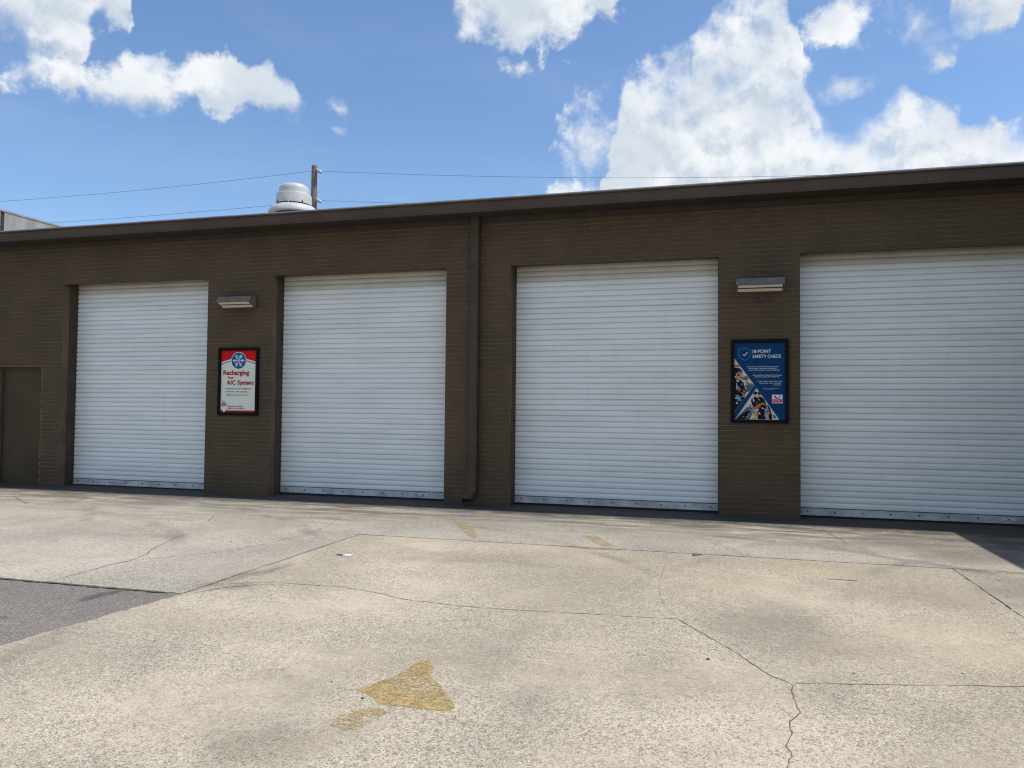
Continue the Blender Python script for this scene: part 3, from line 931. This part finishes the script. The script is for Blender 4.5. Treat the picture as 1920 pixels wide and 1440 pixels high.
def cable(a, b_, sag, label):
    a, b_ = Vector(a), Vector(b_)
    pts = []
    for k in range(33):
        f = k / 32
        p = a.lerp(b_, f); p.z -= sag * 4 * f * (1 - f)
        pts.append(p)
    o = tube("power_line", pts, 0.0085, M['wire'], None, 6)
    tag(o, label, "cable", "overhead cables at the utility pole")


LA, LB = (px_ + .05, py_ - .17, 14.0), (px_ + .05, py_ - .17, 12.36)
cable(LA, (-64.0, 25.0, 14.6), 0.55, "upper overhead cable running left from the pole across the sky")
cable(LB, (-64.0, 25.0, 12.9), 0.38, "lower overhead cable running left from the pole behind the fan")
cable((px_ + .33, py_ - .06, 14.0), (30.0, 37.4, 15.4), 0.93, "upper overhead cable running right from the pole past the big cloud")
cable((px_ + .33, py_ - .06, 12.42), (30.0, 37.4, 13.8), 0.8, "lower overhead cable running right from the pole, soon hidden by the roof")

# ------------------------------------------------------------------ lettering
FONT_OBJ = None


def text_mesh(s, height, width=None, bold=0.0, thick=0.0006, align='LEFT'):
    """flat raised print: cap height and total width in metres"""
    cu = bpy.data.curves.new("lettering", 'FONT')
    cu.body = s
    cu.size = 1.0
    cu.offset = bold
    cu.extrude = 0.0
    cu.resolution_u = 3
    ob = bpy.data.objects.new("lettering_tmp", cu)
    col.objects.link(ob)
    dg = bpy.context.evaluated_depsgraph_get()
    me = bpy.data.meshes.new_from_object(ob.evaluated_get(dg))
    bpy.data.objects.remove(ob)
    bpy.data.curves.remove(cu)
    xs_ = [v.co.x for v in me.vertices]
    x0, x1 = min(xs_), max(xs_)
    sy = height / 0.727
    sx = (width / (x1 - x0)) if width else sy * 0.62
    for v in me.vertices:
        v.co = ((v.co.x - x0) * sx, -v.co.z, v.co.y * sy)
    me.name = "lettering"
    return me


class Sheet:
    """a print of W x H metres seen from -Y; positions are fractions, v from the top"""
    def __init__(self, parent, W_, H_):
        self.p, self.W, self.H, self.k = parent, W_, H_, 0

    def at(self, u, v): return (u * self.W, (1 - v) * self.H)

    def poly(self, name, pts, material, layer):
        bm = bmesh.new()
        y = -0.0006 * layer
        vs_ = [bm.verts.new((*([self.at(*p)[0]]), y, self.at(*p)[1])) for p in pts]
        f = bm.faces.new(vs_)
        bmesh.ops.triangulate(bm, faces=[f])
        bm.normal_update()
        for f in bm.faces:
            if f.normal.y > 0: f.normal_flip()
        me = bpy.data.meshes.new(name); bm.to_mesh(me); bm.free()
        return link(name, me, material, self.p)

    def band(self, name, pts, w, material, layer, closed=False):
        """a printed line w metres wide along pts (fractions)"""
        P = [Vector(self.at(*p)) for p in pts]
        n = len(P)
        bm = bmesh.new()
        rows = []
        for i in range(n):
            a = P[(i - 1) % n] if closed else P[max(0, i - 1)]
            c_ = P[(i + 1) % n] if closed else P[min(n - 1, i + 1)]
            d = (c_ - a).normalized(); nr = Vector((-d.y, d.x)) * w / 2
            rows.append([bm.verts.new((q.x, -0.0006 * layer, q.y)) for q in (P[i] + nr, P[i] - nr)])
        for i in range(n if closed else n - 1):
            a, b_ = rows[i], rows[(i + 1) % n]
            bm.faces.new((a[0], a[1], b_[1], b_[0]))
        bm.normal_update()
        for f in bm.faces:
            if f.normal.y > 0: f.normal_flip()
        me = bpy.data.meshes.new(name); bm.to_mesh(me); bm.free()
        return link(name, me, material, self.p)

    def text(self, s, u, v, h, width_u, material, layer=6, bold=0.0):
        me = text_mesh(s, h, width_u * self.W, bold)
        x, z = self.at(u, v)
        return link("lettering", me, material, self.p, (x, -0.0006 * layer, z))


def poster(x0, z0, W_, H_, bar, label, print_mat):
    t_ = empty("framed_poster", (x0, -0.003, z0))
    tag(t_, label, "poster")
    fr = bmesh.new()
    d = 0.038
    for (a, b_, c_, e) in ((0, bar, 0, H_), (W_ - bar, W_, 0, H_), (bar, W_ - bar, 0, bar), (bar, W_ - bar, H_ - bar, H_)):
        add_box(fr, a, b_, -d, 0, c_, e)
    bmesh.ops.bevel(fr, geom=[e for e in fr.edges], offset=0.005, segments=2, affect='EDGES')
    link("frame", from_bm("frame", fr), M['black'], t_)
    pr = empty("print", (bar, -0.014, bar)); pr.parent = t_
    box("sheet", -0.004, W_ - 2 * bar + 0.004, 0.0, 0.008, -0.004, H_ - 2 * bar + 0.004, print_mat, pr)
    return Sheet(pr, W_ - 2 * bar, H_ - 2 * bar)


WHITE = flat("print_white", (0.80, 0.82, 0.80))
CREAM = flat("print_cream", (0.76, 0.76, 0.63))
RED = flat("print_red", (0.62, 0.012, 0.012))
DRED = flat("print_dark_red", (0.42, 0.015, 0.02))
BLUE = flat("print_blue", (0.003, 0.045, 0.135))
NAVY = flat("print_deep_blue", (0.006, 0.045, 0.16))
SKYB = flat("print_light_blue", (0.10, 0.38, 0.62))
INK = flat("print_ink", (0.05, 0.05, 0.05))
BLACK = flat("print_black", (0.010, 0.010, 0.012))
GREY = flat("print_grey", (0.28, 0.30, 0.31))
SKIN = flat("print_skin", (0.50, 0.30, 0.19))
ORANGE = flat("print_orange", (0.55, 0.13, 0.03))
YELLOW = flat("print_yellow", (0.60, 0.42, 0.05))
PALE = flat("print_pale", (0.62, 0.60, 0.52))
STEEL = flat("print_steel", (0.10, 0.13, 0.17))


def logo(S, u0, u1, v0, v1, layer):
    """the oil company's emblem: a split red and blue V over a red block"""
    def q(a, b_): return (lerp(u0, u1, a), lerp(v0, v1, b_))
    S.poly("logo_square", [q(0, 0), q(1, 0), q(1, 1), q(0, 1)], WHITE, layer)
    S.poly("logo_stroke", [q(.12, .12), q(.34, .12), q(.62, .58), q(.44, .58)], RED, layer + 1)
    S.poly("logo_stroke", [q(.47, .58), q(.62, .58), q(.88, .12), q(.70, .12), q(.56, .36)], SKYB, layer + 2)
    S.poly("logo_block", [q(.04, .52), q(.30, .52), q(.44, .62), q(.62, .62), q(.74, .52), q(.96, .52), q(.96, .95), q(.04, .95)], RED, layer + 1)
    S.text("Valvoline", *q(.14, .76), 0.012 * (u1 - u0) / .2, .72 * (u1 - u0), WHITE, layer + 3, 0.02)
    S.text("INSTANT OIL CHANGE", *q(.08, .915), 0.006 * (u1 - u0) / .2, .84 * (u1 - u0), WHITE, layer + 3, 0.02)


# red and cream poster
S = poster(-8.228, 1.31, 0.772, 1.135, 0.052, "framed red and cream air conditioning poster on the brick pier left of the second door", CREAM)


def arc(u): return 0.125 + 0.062 * ((u - 0.5) / 0.5) ** 2


us = [k / 20 for k in range(21)]
S.poly("grey_swoosh", [(0, 0)] + [(1, 0)] + [(u, arc(u) + 0.036 + .014 * abs(u - .5)) for u in us[::-1]], GREY, 1)
S.poly("white_swoosh", [(0, 0)] + [(1, 0)] + [(u, arc(u) + 0.020) for u in us[::-1]], WHITE, 2)
S.poly("red_top", [(0, 0)] + [(1, 0)] + [(u, arc(u)) for u in us[::-1]], RED, 3)
asp = S.W / S.H


def circ(cu_, cv_, r, n=40): return [(cu_ + r * math.cos(2 * math.pi * k / n), cv_ + r * asp * math.sin(2 * math.pi * k / n)) for k in range(n)]


S.poly("disc_rim", circ(.5, .163, .217), WHITE, 4)
S.poly("blue_disc", circ(.5, .163, .204), flat("print_disc_blue", (0.012, 0.085, 0.24)), 5)
S.poly("disc_glow", circ(.5, .105, .085), flat("print_disc_teal", (0.015, 0.16, 0.33)), 6)
C0 = Vector((.5, .163))
for k in range(6):
    a = math.pi / 3 * k
    d = Vector((math.cos(a), math.sin(a) * asp))

    def pol(r, off=0.0):
        return (C0.x + r * math.cos(a) - off * math.sin(a), C0.y + (r * math.sin(a) + off * math.cos(a)) * asp)
    S.band("snowflake_arm", [pol(0), pol(.175)], 0.0095, WHITE, 7)
    for rr, ln in ((.062, .050), (.105, .045)):
        for sgn in (-1, 1):
            S.band("snowflake_tip", [pol(rr), pol(rr + ln, sgn * ln * .85)], 0.0075, WHITE, 7 + .3 * sgn)
S.text("Recharging", .06, .392, .078, .75, DRED, 4, 0.035)
S.text("Your", .18, .457, .044, .19, DRED, 4, 0.035)
S.text("A/C System:", .165, .550, .074, .785, DRED, 4, 0.035)
S.text("• Replaces lost refrigerant", .125, .626, .025, .76, INK, 4, 0.01)
S.text("• Restores the system's", .125, .676, .025, .68, INK, 4, 0.01)
S.text("ability to cool your car", .165, .727, .025, .64, INK, 4, 0.01)
logo(S, .015, .175, .795, .905, 2)
S.poly("red_foot", [(0, .968), (1, .968), (1, 1), (0, 1)], DRED, 1)
S.poly("white_tab", [(.075, .92), (.135, .92), (.135, .995), (.075, .995)], WHITE, 2)
S.text("SERVICE YOU CAN SEE.", .2, .912, .020, .44, DRED, 4, 0.035)
S.text("EXPERTS YOU CAN TRUST.", .2, .945, .020, .50, DRED, 4, 0.035)

# blue poster
S = poster(0.066, 1.297, 0.762, 1.158, 0.047, "framed blue safety check poster on the brick pier right of the third door", BLUE)
asp = S.W / S.H
LB_ = flat("print_line_blue", (0.08, 0.30, 0.50))
FAINT = flat("print_faint_blue", (0.03, 0.16, 0.34))
sh = [(.085, .085), (.15, .08), (.205, .062), (.26, .08), (.322, .085), (.318, .15), (.30, .185), (.26, .212), (.205, .228), (.15, .212), (.108, .185), (.09, .15)]
S.band("shield", sh, 0.005, LB_, 2, True)
S.band("check_mark", [(.165, .150), (.195, .170), (.262, .122)], 0.010, WHITE, 3)
S.text("18-POINT", .365, .132, .047, .36, WHITE, 3, 0.012)
S.text("SAFETY CHECK", .363, .198, .047, .565, WHITE, 3, 0.012)
S.text("INCLUDES:", .215, .284, .015, .17, FAINT, 3)
for s, u, v, w_ in (("Up to 5 quarts of new oil • New oil filter (premium extra)", .25, .317, .62), ("Automatic grease • Check chassis visual inspection", .27, .339, .57),
                    ("Under-hood visual inspection • Re-set oil change light*", .29, .362, .61)):
    S.text(s, u, v, .0135, w_, WHITE, 3, 0.012)
S.text("WE CHECK & FILL:", .35, .402, .011, .15, FAINT, 3)
for s, u, v, w_ in (("Power steering fluid • Radiator fluid • Tire pressure", .37, .427, .565), ("Automatic transmission fluid • Washer fluid", .395, .449, .485)):
    S.text(s, u, v, .0135, w_, WHITE, 3, 0.012)
S.text("CHECK:", .44, .482, .011, .085, FAINT, 3)
for s, u, v, w_ in (("Air filter • Battery • Cabin air filter • Lights", .46, .507, .48), ("Serpentine belt • Wipers • Brake fluid", .49, .531, .42)):
    S.text(s, u, v, .0135, w_, WHITE, 3, 0.012)
S.text("Not available on all vehicles", .77, .547, .007, .15, WHITE, 3)
S.text("see store for details", .79, .558, .007, .11, WHITE, 3)
S.text("*Services vary by vehicle. Additional charge may apply.", .57, .594, .0075, .31, WHITE, 3)
S.text("See manager for complete details.", .585, .606, .0075, .19, WHITE, 3)
# left photo: mechanic in a cap bending over an engine bay
S.poly("photo_left", [(0, .20), (.40, .55), (0, .905)], PALE, 1)
S.poly("photo_shape", [(0, .285), (.10, .285), (.13, .315), (0, .312)], ORANGE, 2)
S.poly("photo_shape", [(0, .32), (.06, .325), (.12, .335), (.165, .375), (.15, .39), (.08, .385), (.03, .43), (0, .44)], BLACK, 3)
S.poly("photo_shape", [(.03, .40), (.08, .385), (.15, .392), (.175, .41), (.15, .43), (.14, .455), (.09, .475), (.03, .47)], SKIN, 4)
S.poly("photo_shape", [(.12, .455), (.17, .44), (.26, .43), (.30, .47), (.24, .485), (.14, .48)], ORANGE, 2)
S.poly("photo_shape", [(.17, .47), (.22, .45), (.27, .475), (.2, .49)], STEEL, 3)
S.poly("photo_shape", [(0, .44), (.04, .475), (.12, .48), (.18, .52), (.20, .58), (.23, .63), (.21, .70), (.12, .70), (.06, .68), (0, .68)], BLACK, 5)
S.poly("photo_shape", [(.2, .56), (.33, .525), (.40, .55), (.30, .635), (.22, .65)], STEEL, 3)
S.poly("photo_shape", [(0, .68), (.10, .70), (.20, .71), (.22, .715), (.14, .785), (0, .905)], BLACK, 4)
S.poly("photo_shape", [(.03, .71), (.09, .685), (.13, .72), (.14, .765), (.09, .755)], SKYB, 6)
S.poly("photo_shape", [(.15, .66), (.2, .645), (.225, .69), (.19, .71)], ORANGE, 6)
o = S.text("Valvoline.", .035, .62, .022, .2, WHITE, 7, 0.02)
o.rotation_euler = (0, R(90), 0); o.location.z = (1 - .485) * S.H
S.band("photo_edge", [(0, .20), (.40, .55), (0, .905)], 0.004, SKYB, 8)
# lower photo: two mechanics in black under a lifted car
S.poly("photo_lower", [(.44, .59), (.89, 1), (.01, 1)], PALE, 1)
S.poly("photo_shape", [(.385, .645), (.42, .632), (.455, .64), (.46, .665), (.44, .672), (.4, .668), (.37, .675)], BLACK, 3)
S.poly("photo_shape", [(.385, .668), (.44, .672), (.435, .70), (.40, .705)], SKIN, 2)
S.poly("photo_shape", [(.465, .64), (.50, .632), (.525, .66), (.52, .68), (.47, .67)], BLACK, 3)
S.poly("photo_shape", [(.46, .672), (.515, .678), (.505, .71), (.47, .715)], SKIN, 2)
S.poly("photo_shape", [(.36, .70), (.42, .705), (.47, .715), (.53, .70), (.585, .73), (.62, .78), (.64, .84), (.60, .90), (.56, .94), (.50, .93), (.48, .86), (.36, .83), (.33, .75)], BLACK, 4)
S.poly("photo_shape", [(.355, .70), (.385, .705), (.40, .76), (.37, .77)], PALE, 5)
S.poly("photo_shape", [(.38, .85), (.46, .80), (.56, .775), (.57, .795), (.47, .845), (.40, .875)], ORANGE, 6)
S.poly("photo_shape", [(.08, .95), (.25, .84), (.33, .80), (.35, .93), (.30, 1), (.03, 1)], STEEL, 2)
S.poly("photo_shape", [(.02, .995), (.22, .90), (.30, .88), (.30, .93), (.20, .995)], BLACK, 3)
S.poly("photo_shape", [(.37, .93), (.42, .90), (.44, .995), (.36, .995)], YELLOW, 6)
S.poly("photo_shape", [(.34, .86), (.37, .80), (.40, .90), (.36, .93)], GREY, 5)
S.poly("photo_shape", [(.60, .86), (.66, .84), (.68, .95), (.66, .99), (.60, .96)], GREY, 5)
S.poly("photo_shape", [(.64, .80), (.69, .83), (.74, .93), (.74, .995), (.68, .995), (.69, .90)], BLACK, 6)
S.poly("photo_shape", [(.46, .88), (.60, .90), (.62, .995), (.46, .995)], BLACK, 3)
S.poly("photo_shape", [(.76, .94), (.79, .935), (.82, .97), (.78, .98)], INK, 3)
S.band("photo_edge", [(.01, 1), (.44, .59), (.89, 1)], 0.004, SKYB, 8)
logo(S, .742, .948, .675, .785, 2)


def photo_detail(tri, n, seed, layer):
    """the small light and dark shapes of a printed photograph, one mesh"""
    rnd = random.Random(seed)
    mats = [BLACK, BLACK, INK, GREY, PALE, SKIN, STEEL, ORANGE, WHITE]
    bm = bmesh.new()
    k = 0
    while k < n:
        a, b_ = rnd.random(), rnd.random()
        if a + b_ > 1: a, b_ = 1 - a, 1 - b_
        u = tri[0][0] + a * (tri[1][0] - tri[0][0]) + b_ * (tri[2][0] - tri[0][0])
        v = tri[0][1] + a * (tri[1][1] - tri[0][1]) + b_ * (tri[2][1] - tri[0][1])
        if min(a, b_, 1 - a - b_) < 0.05: continue
        r = rnd.uniform(.006, .020)
        an = rnd.uniform(0, 3.1)
        pts = []
        for j in range(5):
            q = an + j * 1.2566
            rr = r * rnd.uniform(.4, 1.2)
            pts.append(S.at(u + rr * math.cos(q) * 1.4, v + rr * math.sin(q) * .8))
        f = bm.faces.new([bm.verts.new((p[0], -0.0006 * layer - k * 1e-6, p[1])) for p in pts])
        f.material_index = rnd.randrange(len(mats))
        k += 1
    bm.normal_update()
    for f in bm.faces:
        if f.normal.y > 0: f.normal_flip()
    me = bpy.data.meshes.new("photo_detail"); bm.to_mesh(me); bm.free()
    for m_ in mats: me.materials.append(m_)
    return link("photo_detail", me, None, S.p)


photo_detail([(0.01, .24), (.37, .55), (0.01, .87)], 46, 4, 7.5)
photo_detail([(.44, .63), (.85, .985), (.05, .985)], 60, 9, 7.5)


# ------------------------------------------------------------------ wall lamps
def wall_lamp(x, z, W_, label):
    t_ = empty("wall_lamp", (x, -0.003, z))
    tag(t_, label, "wall lamp", "wall lamps above the posters")
    box("back_plate", 0.06, W_ - 0.06, -0.03, 0.0, 0.01, 0.18, M['lamp_grey'], t_, 0.003)
    pr = [(-0.03, 0.012), (-0.03, 0.172), (-0.185, 0.160), (-0.215, 0.062), (-0.20, 0.052), (-0.18, 0.145), (-0.042, 0.156), (-0.042, 0.012)]
    bm = bmesh.new()
    outer = [(-0.031, 0.0), (-0.031, 0.176), (-0.17, 0.165), (-0.215, 0.072), (-0.205, 0.055)]
    prism("hood", [(-0.031, 0.186), (-0.031, 0.202), (-0.165, 0.188), (-0.226, 0.100), (-0.214, 0.088), (-0.158, 0.172)], 'x', 0, W_, M['lamp_grey'], t_, 0.0015)
    for xx in (0.0, W_ - 0.012):
        prism("end_cap", [(-0.032, 0.0), (-0.032, 0.184), (-0.156, 0.170), (-0.212, 0.086)], 'x', xx + .001, xx + 0.011, M['lamp_grey'], t_, 0.001)
    prism("reflector", [(-0.045, 0.03), (-0.045, 0.150), (-0.15, 0.142), (-0.155, 0.135), (-0.055, 0.135), (-0.055, 0.03)], 'x', 0.014, W_ - 0.014, M['reflector'], t_)
    prism("lower_lip", [(-0.032, -0.004), (-0.032, 0.014), (-0.062, 0.022), (-0.066, 0.010)], 'x', 0.012, W_ - 0.012, M['rust'], t_)
    prism("lens_panel", [(-0.066, 0.018), (-0.140, 0.052), (-0.138, 0.058), (-0.064, 0.024)], 'x', 0.03, W_ - 0.03, M['tube'], t_)
    prism("lens_panel", [(-0.158, 0.060), (-0.204, 0.082), (-0.202, 0.088), (-0.156, 0.066)], 'x', 0.03, W_ - 0.03, M['tube'], t_)
    prism("lens_divider", [(-0.142, 0.046), (-0.156, 0.053), (-0.154, 0.072), (-0.140, 0.064)], 'x', 0.013, W_ - 0.013, M['bolt'], t_)
    box("knob", W_ * 0.47, W_ * 0.47 + 0.03, -0.10, -0.07, 0.194, 0.214, M['bolt'], t_, 0.004)
    for k, pts in enumerate(([(0.30, -0.02, 0.0), (0.32, -0.05, -0.04), (0.35, -0.05, -0.09), (0.40, -0.03, -0.13)],
                             [(0.42, -0.02, 0.0), (0.45, -0.05, -0.03), (0.46, -0.05, -0.08), (0.44, -0.03, -0.12)],
                             [(0.28, -0.02, -0.06), (0.25, -0.04, -0.08), (0.29, -0.04, -0.10), (0.33, -0.03, -0.08)])):
        tube("loose_wire", pts, 0.0065, M['wire'], t_, 5)


wall_lamp(-8.16, 3.095, 0.64, "grey wedge wall lamp with loose wires above the red and cream poster")
wall_lamp(0.13, 3.095, 0.64, "grey wedge wall lamp with loose wires above the blue poster")


# ------------------------------------------------------------------ painted marks on the yard
def mark(name, pts, material, label, cat="road marking", grp=None, z=0.0018, rim=0.05):
    bm = bmesh.new()
    rnd = random.Random(len(label))
    P2 = []
    n = len(pts)
    for i in range(n):
        P2 += jitter_line(pts[i], pts[(i + 1) % n], 0.05, 0.006, rnd)
    f = bm.faces.new([bm.verts.new((x, y, z)) for x, y in P2])
    outer = set(f.verts)
    bm.normal_update()
    if f.normal.z < 0: f.normal_flip()
    bmesh.ops.inset_region(bm, faces=[f], thickness=rim, depth=0.0, use_even_offset=False)
    lay = bm.verts.layers.float.new("rim")
    for v in bm.verts: v[lay] = 1.0 if v in outer else 0.0
    bmesh.ops.triangulate(bm, faces=bm.faces[:])
    me = bpy.data.meshes.new(name); bm.to_mesh(me); bm.free()
    return tag(link(name, me, material), label, cat, grp)


mark("painted_arrow", [(-1.84, -7.47), (-1.79, -7.38), (-1.73, -7.23), (-1.71, -7.06), (-1.69, -6.93), (-1.65, -6.92), (-1.57, -7.07), (-1.54, -7.19), (-1.47, -7.26), (-1.39, -7.38),
                       (-1.33, -7.45), (-1.27, -7.56), (-1.29, -7.61), (-1.45, -7.62), (-1.64, -7.62), (-1.71, -7.55)], M['paint_arrow'],
     "worn ochre arrow head painted on the concrete in the foreground")
mark("paint_remnant", [(-1.75, -7.92), (-1.76, -7.80), (-1.70, -7.70), (-1.60, -7.67), (-1.55, -7.71), (-1.57, -7.80), (-1.60, -7.92), (-1.66, -7.95)], M['paint_remnant'],
     "small flaking ochre paint remnant just left below the painted arrow head", rim=0.07)
GS = "faded yellow stripes in front of the doors"
mark("painted_stripe", [(-5.42, -1.05), (-5.29, -1.0), (-4.99, -1.5), (-5.12, -1.55)], M['paint_yellow'], "short yellow paint stub on the concrete in front of the second door", grp=GS)
mark("painted_stripe", [(-3.33, -1.9), (-3.22, -1.78), (-3.02, -2.09), (-2.76, -2.64), (-2.70, -2.96), (-2.98, -2.5)], M['paint_yellow'], "yellow slanting stripe piece in front of the downspout", grp=GS)
mark("painted_stripe", [(-2.18, -1.25), (-2.06, -1.22), (-1.70, -2.02), (-1.80, -2.10)], M['paint_faint'], "very faint yellow stripe near the left end of the third door", grp=GS)
mark("painted_stripe", [(-1.62, -2.26), (-1.47, -2.23), (-1.14, -2.86), (-1.26, -2.98)], M['paint_yellow'], "bright yellow slanting stripe piece ending at the slab joint before the third door", grp=GS)
mark("painted_stripe", [(-1.85, -3.045), (-1.58, -3.045), (-1.10, -3.045), (-1.02, -3.11), (-1.45, -3.15)], M['paint_yellow'], "yellow streak lying along the slab joint before the third door", grp=GS)
mark("painted_stripe", [(-0.60, -1.42), (-0.50, -1.35), (0.28, -2.98), (0.16, -3.00)], M['paint_faint'], "long ghost of a stripe before the pier with the blue poster", grp=GS)
mark("painted_stripe", [(1.22, -1.14), (1.33, -1.2), (1.54, -2.65), (1.41, -2.69)], M['paint_faint'], "faded yellow stripe crossing the apron before the left half of the fourth door", grp=GS)
mark("painted_stripe", [(2.00, -0.5), (2.13, -0.5), (2.44, -1.78), (2.32, -1.82)], M['paint_faint'], "faded yellow stripe beside the dark corner shadow at right", grp=GS)
mark("painted_stripe", [(2.08, -3.06), (2.35, -3.055), (3.2, -3.05), (3.2, -3.15), (2.32, -3.16), (2.11, -3.13)], M['paint_yellow'], "yellow line along the slab joint at the right edge", grp=GS)

# ------------------------------------------------------------------ litter
sc = empty("paper_scrap", (-3.62, -4.23, 0.004))
tag(sc, "torn blue and white paper scrap lying on the concrete before the second door", "litter")
prism("white_part", [(-.03, -.025), (.07, -.03), (.085, .02), (.03, .035), (-.02, .02)], 'z', 0.0, 0.003, WHITE, sc)
prism("blue_part", [(-.085, -.02), (-.02, -.028), (-.01, .025), (-.07, .03)], 'z', 0.0008, 0.0042, M['scrap_blue'], sc)
pts = [(0.045 * math.cos(a), 0.045 * math.sin(a), 0.004) for a in [k * math.pi / 8 for k in range(14)]]
o = tube("wire_ring", pts, 0.004, M['leaf'], None, 5); o.location = (-0.28, -3.12, 0.002)
tag(o, "small dark open ring lying at the slab joint before the third door", "litter")
o = tube("twig", [(0, 0, .004), (0.08, 0.01, .005), (0.17, -0.006, .004), (0.24, 0.0, .004)], 0.0022, M['leaf'], None, 5); o.location = (0.85, -3.9, 0.001)
tag(o, "thin dark twig lying on the slab in front of the fourth door", "twig")


def chip(r, seed, flatness):
    rnd = random.Random(seed)
    bm = bmesh.new()
    bmesh.ops.create_icosphere(bm, subdivisions=1, radius=r)
    for v in bm.verts:
        v.co = Vector((v.co.x * rnd.uniform(.7, 1.4), v.co.y * rnd.uniform(.6, 1.1), v.co.z * flatness * rnd.uniform(.8, 1.2)))
    return from_bm("chip", bm)


leaf_me = [chip(0.02, k, 0.25) for k in range(3)]
peb_me = [chip(0.018, 20 + k, 0.6) for k in range(3)]
for me in leaf_me: me.materials.append(M['leaf'])
for me in peb_me: me.materials.append(M['pebble'])
LEAVES = [((0.8, -1.95), "dark leaf scrap on the apron before the fourth door, the more right of a pair"),
          ((0.53, -1.93), "dark leaf scrap on the apron before the pier with the blue poster"),
          ((-1.75, -7.58), "dark leaf scrap between the painted arrow head and the small paint remnant"),
          ((-4.1, -0.88), "dark leaf scrap nearest the downspout, left of its foot"),
          ((-3.99, -1.02), "dark leaf scrap on the concrete, in the middle of three near the downspout"),
          ((-3.73, -1.27), "dark leaf scrap straight in front of the downspout, farthest from the wall of three"),
          ((1.42, -4.78), "dark leaf scrap on the right slab, left of the joint running to the right edge"),
          ((-2.01, -7.42), "thin dark leaf scrap left of the painted arrow head"),
          ((-0.48, -5.76), "dark leaf scrap just below the long crack, near its bend"),
          ((-0.1, -6.44), "dark leaf scrap left of the diagonal crack in the foreground"),
          ((-5.83, -5.71), "dark leaf scrap just above the asphalt patch, by the branching crack"),
          ((-7.13, -3.81), "dark leaf scrap far left on the grey slab"),
          ((-8.47, -1.34), "dark leaf scrap in front of the first door"),
          ((-7.15, -1.0), "dark leaf scrap in front of the pier with the red and cream poster"),
          ((-5.13, -3.92), "dark leaf scrap left of the paper scrap, on the grey slab"),
          ((-3.4, -7.1), "dark leaf scrap alone on the concrete at the lower left, right of the asphalt")]
for i, ((x, y), lab) in enumerate(LEAVES):
    o = link("leaf_scrap", leaf_me[i % 3], None, None, (x, y, 0.004))
    o.rotation_euler = (random.uniform(-.2, .2), random.uniform(-.2, .2), random.uniform(0, 6))
    q = random.uniform(0.32, 0.62); o.scale = (q, q, q)
    tag(o, lab, "leaf", "dark leaf scraps scattered over the yard")
for i, ((x, y), lab) in enumerate([((2.31, -3.44), "pale stone chip on the far right slab, nearest the yellow line"), ((2.17, -4.11), "pale stone chip on the far right slab, lower of two"),
                                   ((1.98, -4.4), "pale stone chip just left of the joint at the right edge"), ((0.69, -6.44), "pale stone chip above the level crack at right, nearest the crack junction"),
                                   ((1.28, -6.26), "pale stone chip above the level crack, close to the right edge"), ((0.62, -3.12), "pale stone chip at the slab joint before the fourth door"),
                                   ((-0.3, -4.3), "pale stone chip right of the faint upright crack")]):
    o = link("pale_chip", peb_me[i % 3], None, None, (x, y, 0.005))
    o.rotation_euler = (0, 0, random.uniform(0, 6))
    q = random.uniform(0.5, 1.0); o.scale = (q, q, q * .7)
    tag(o, lab, "stone chip", "pale stone chips at the right of the yard")
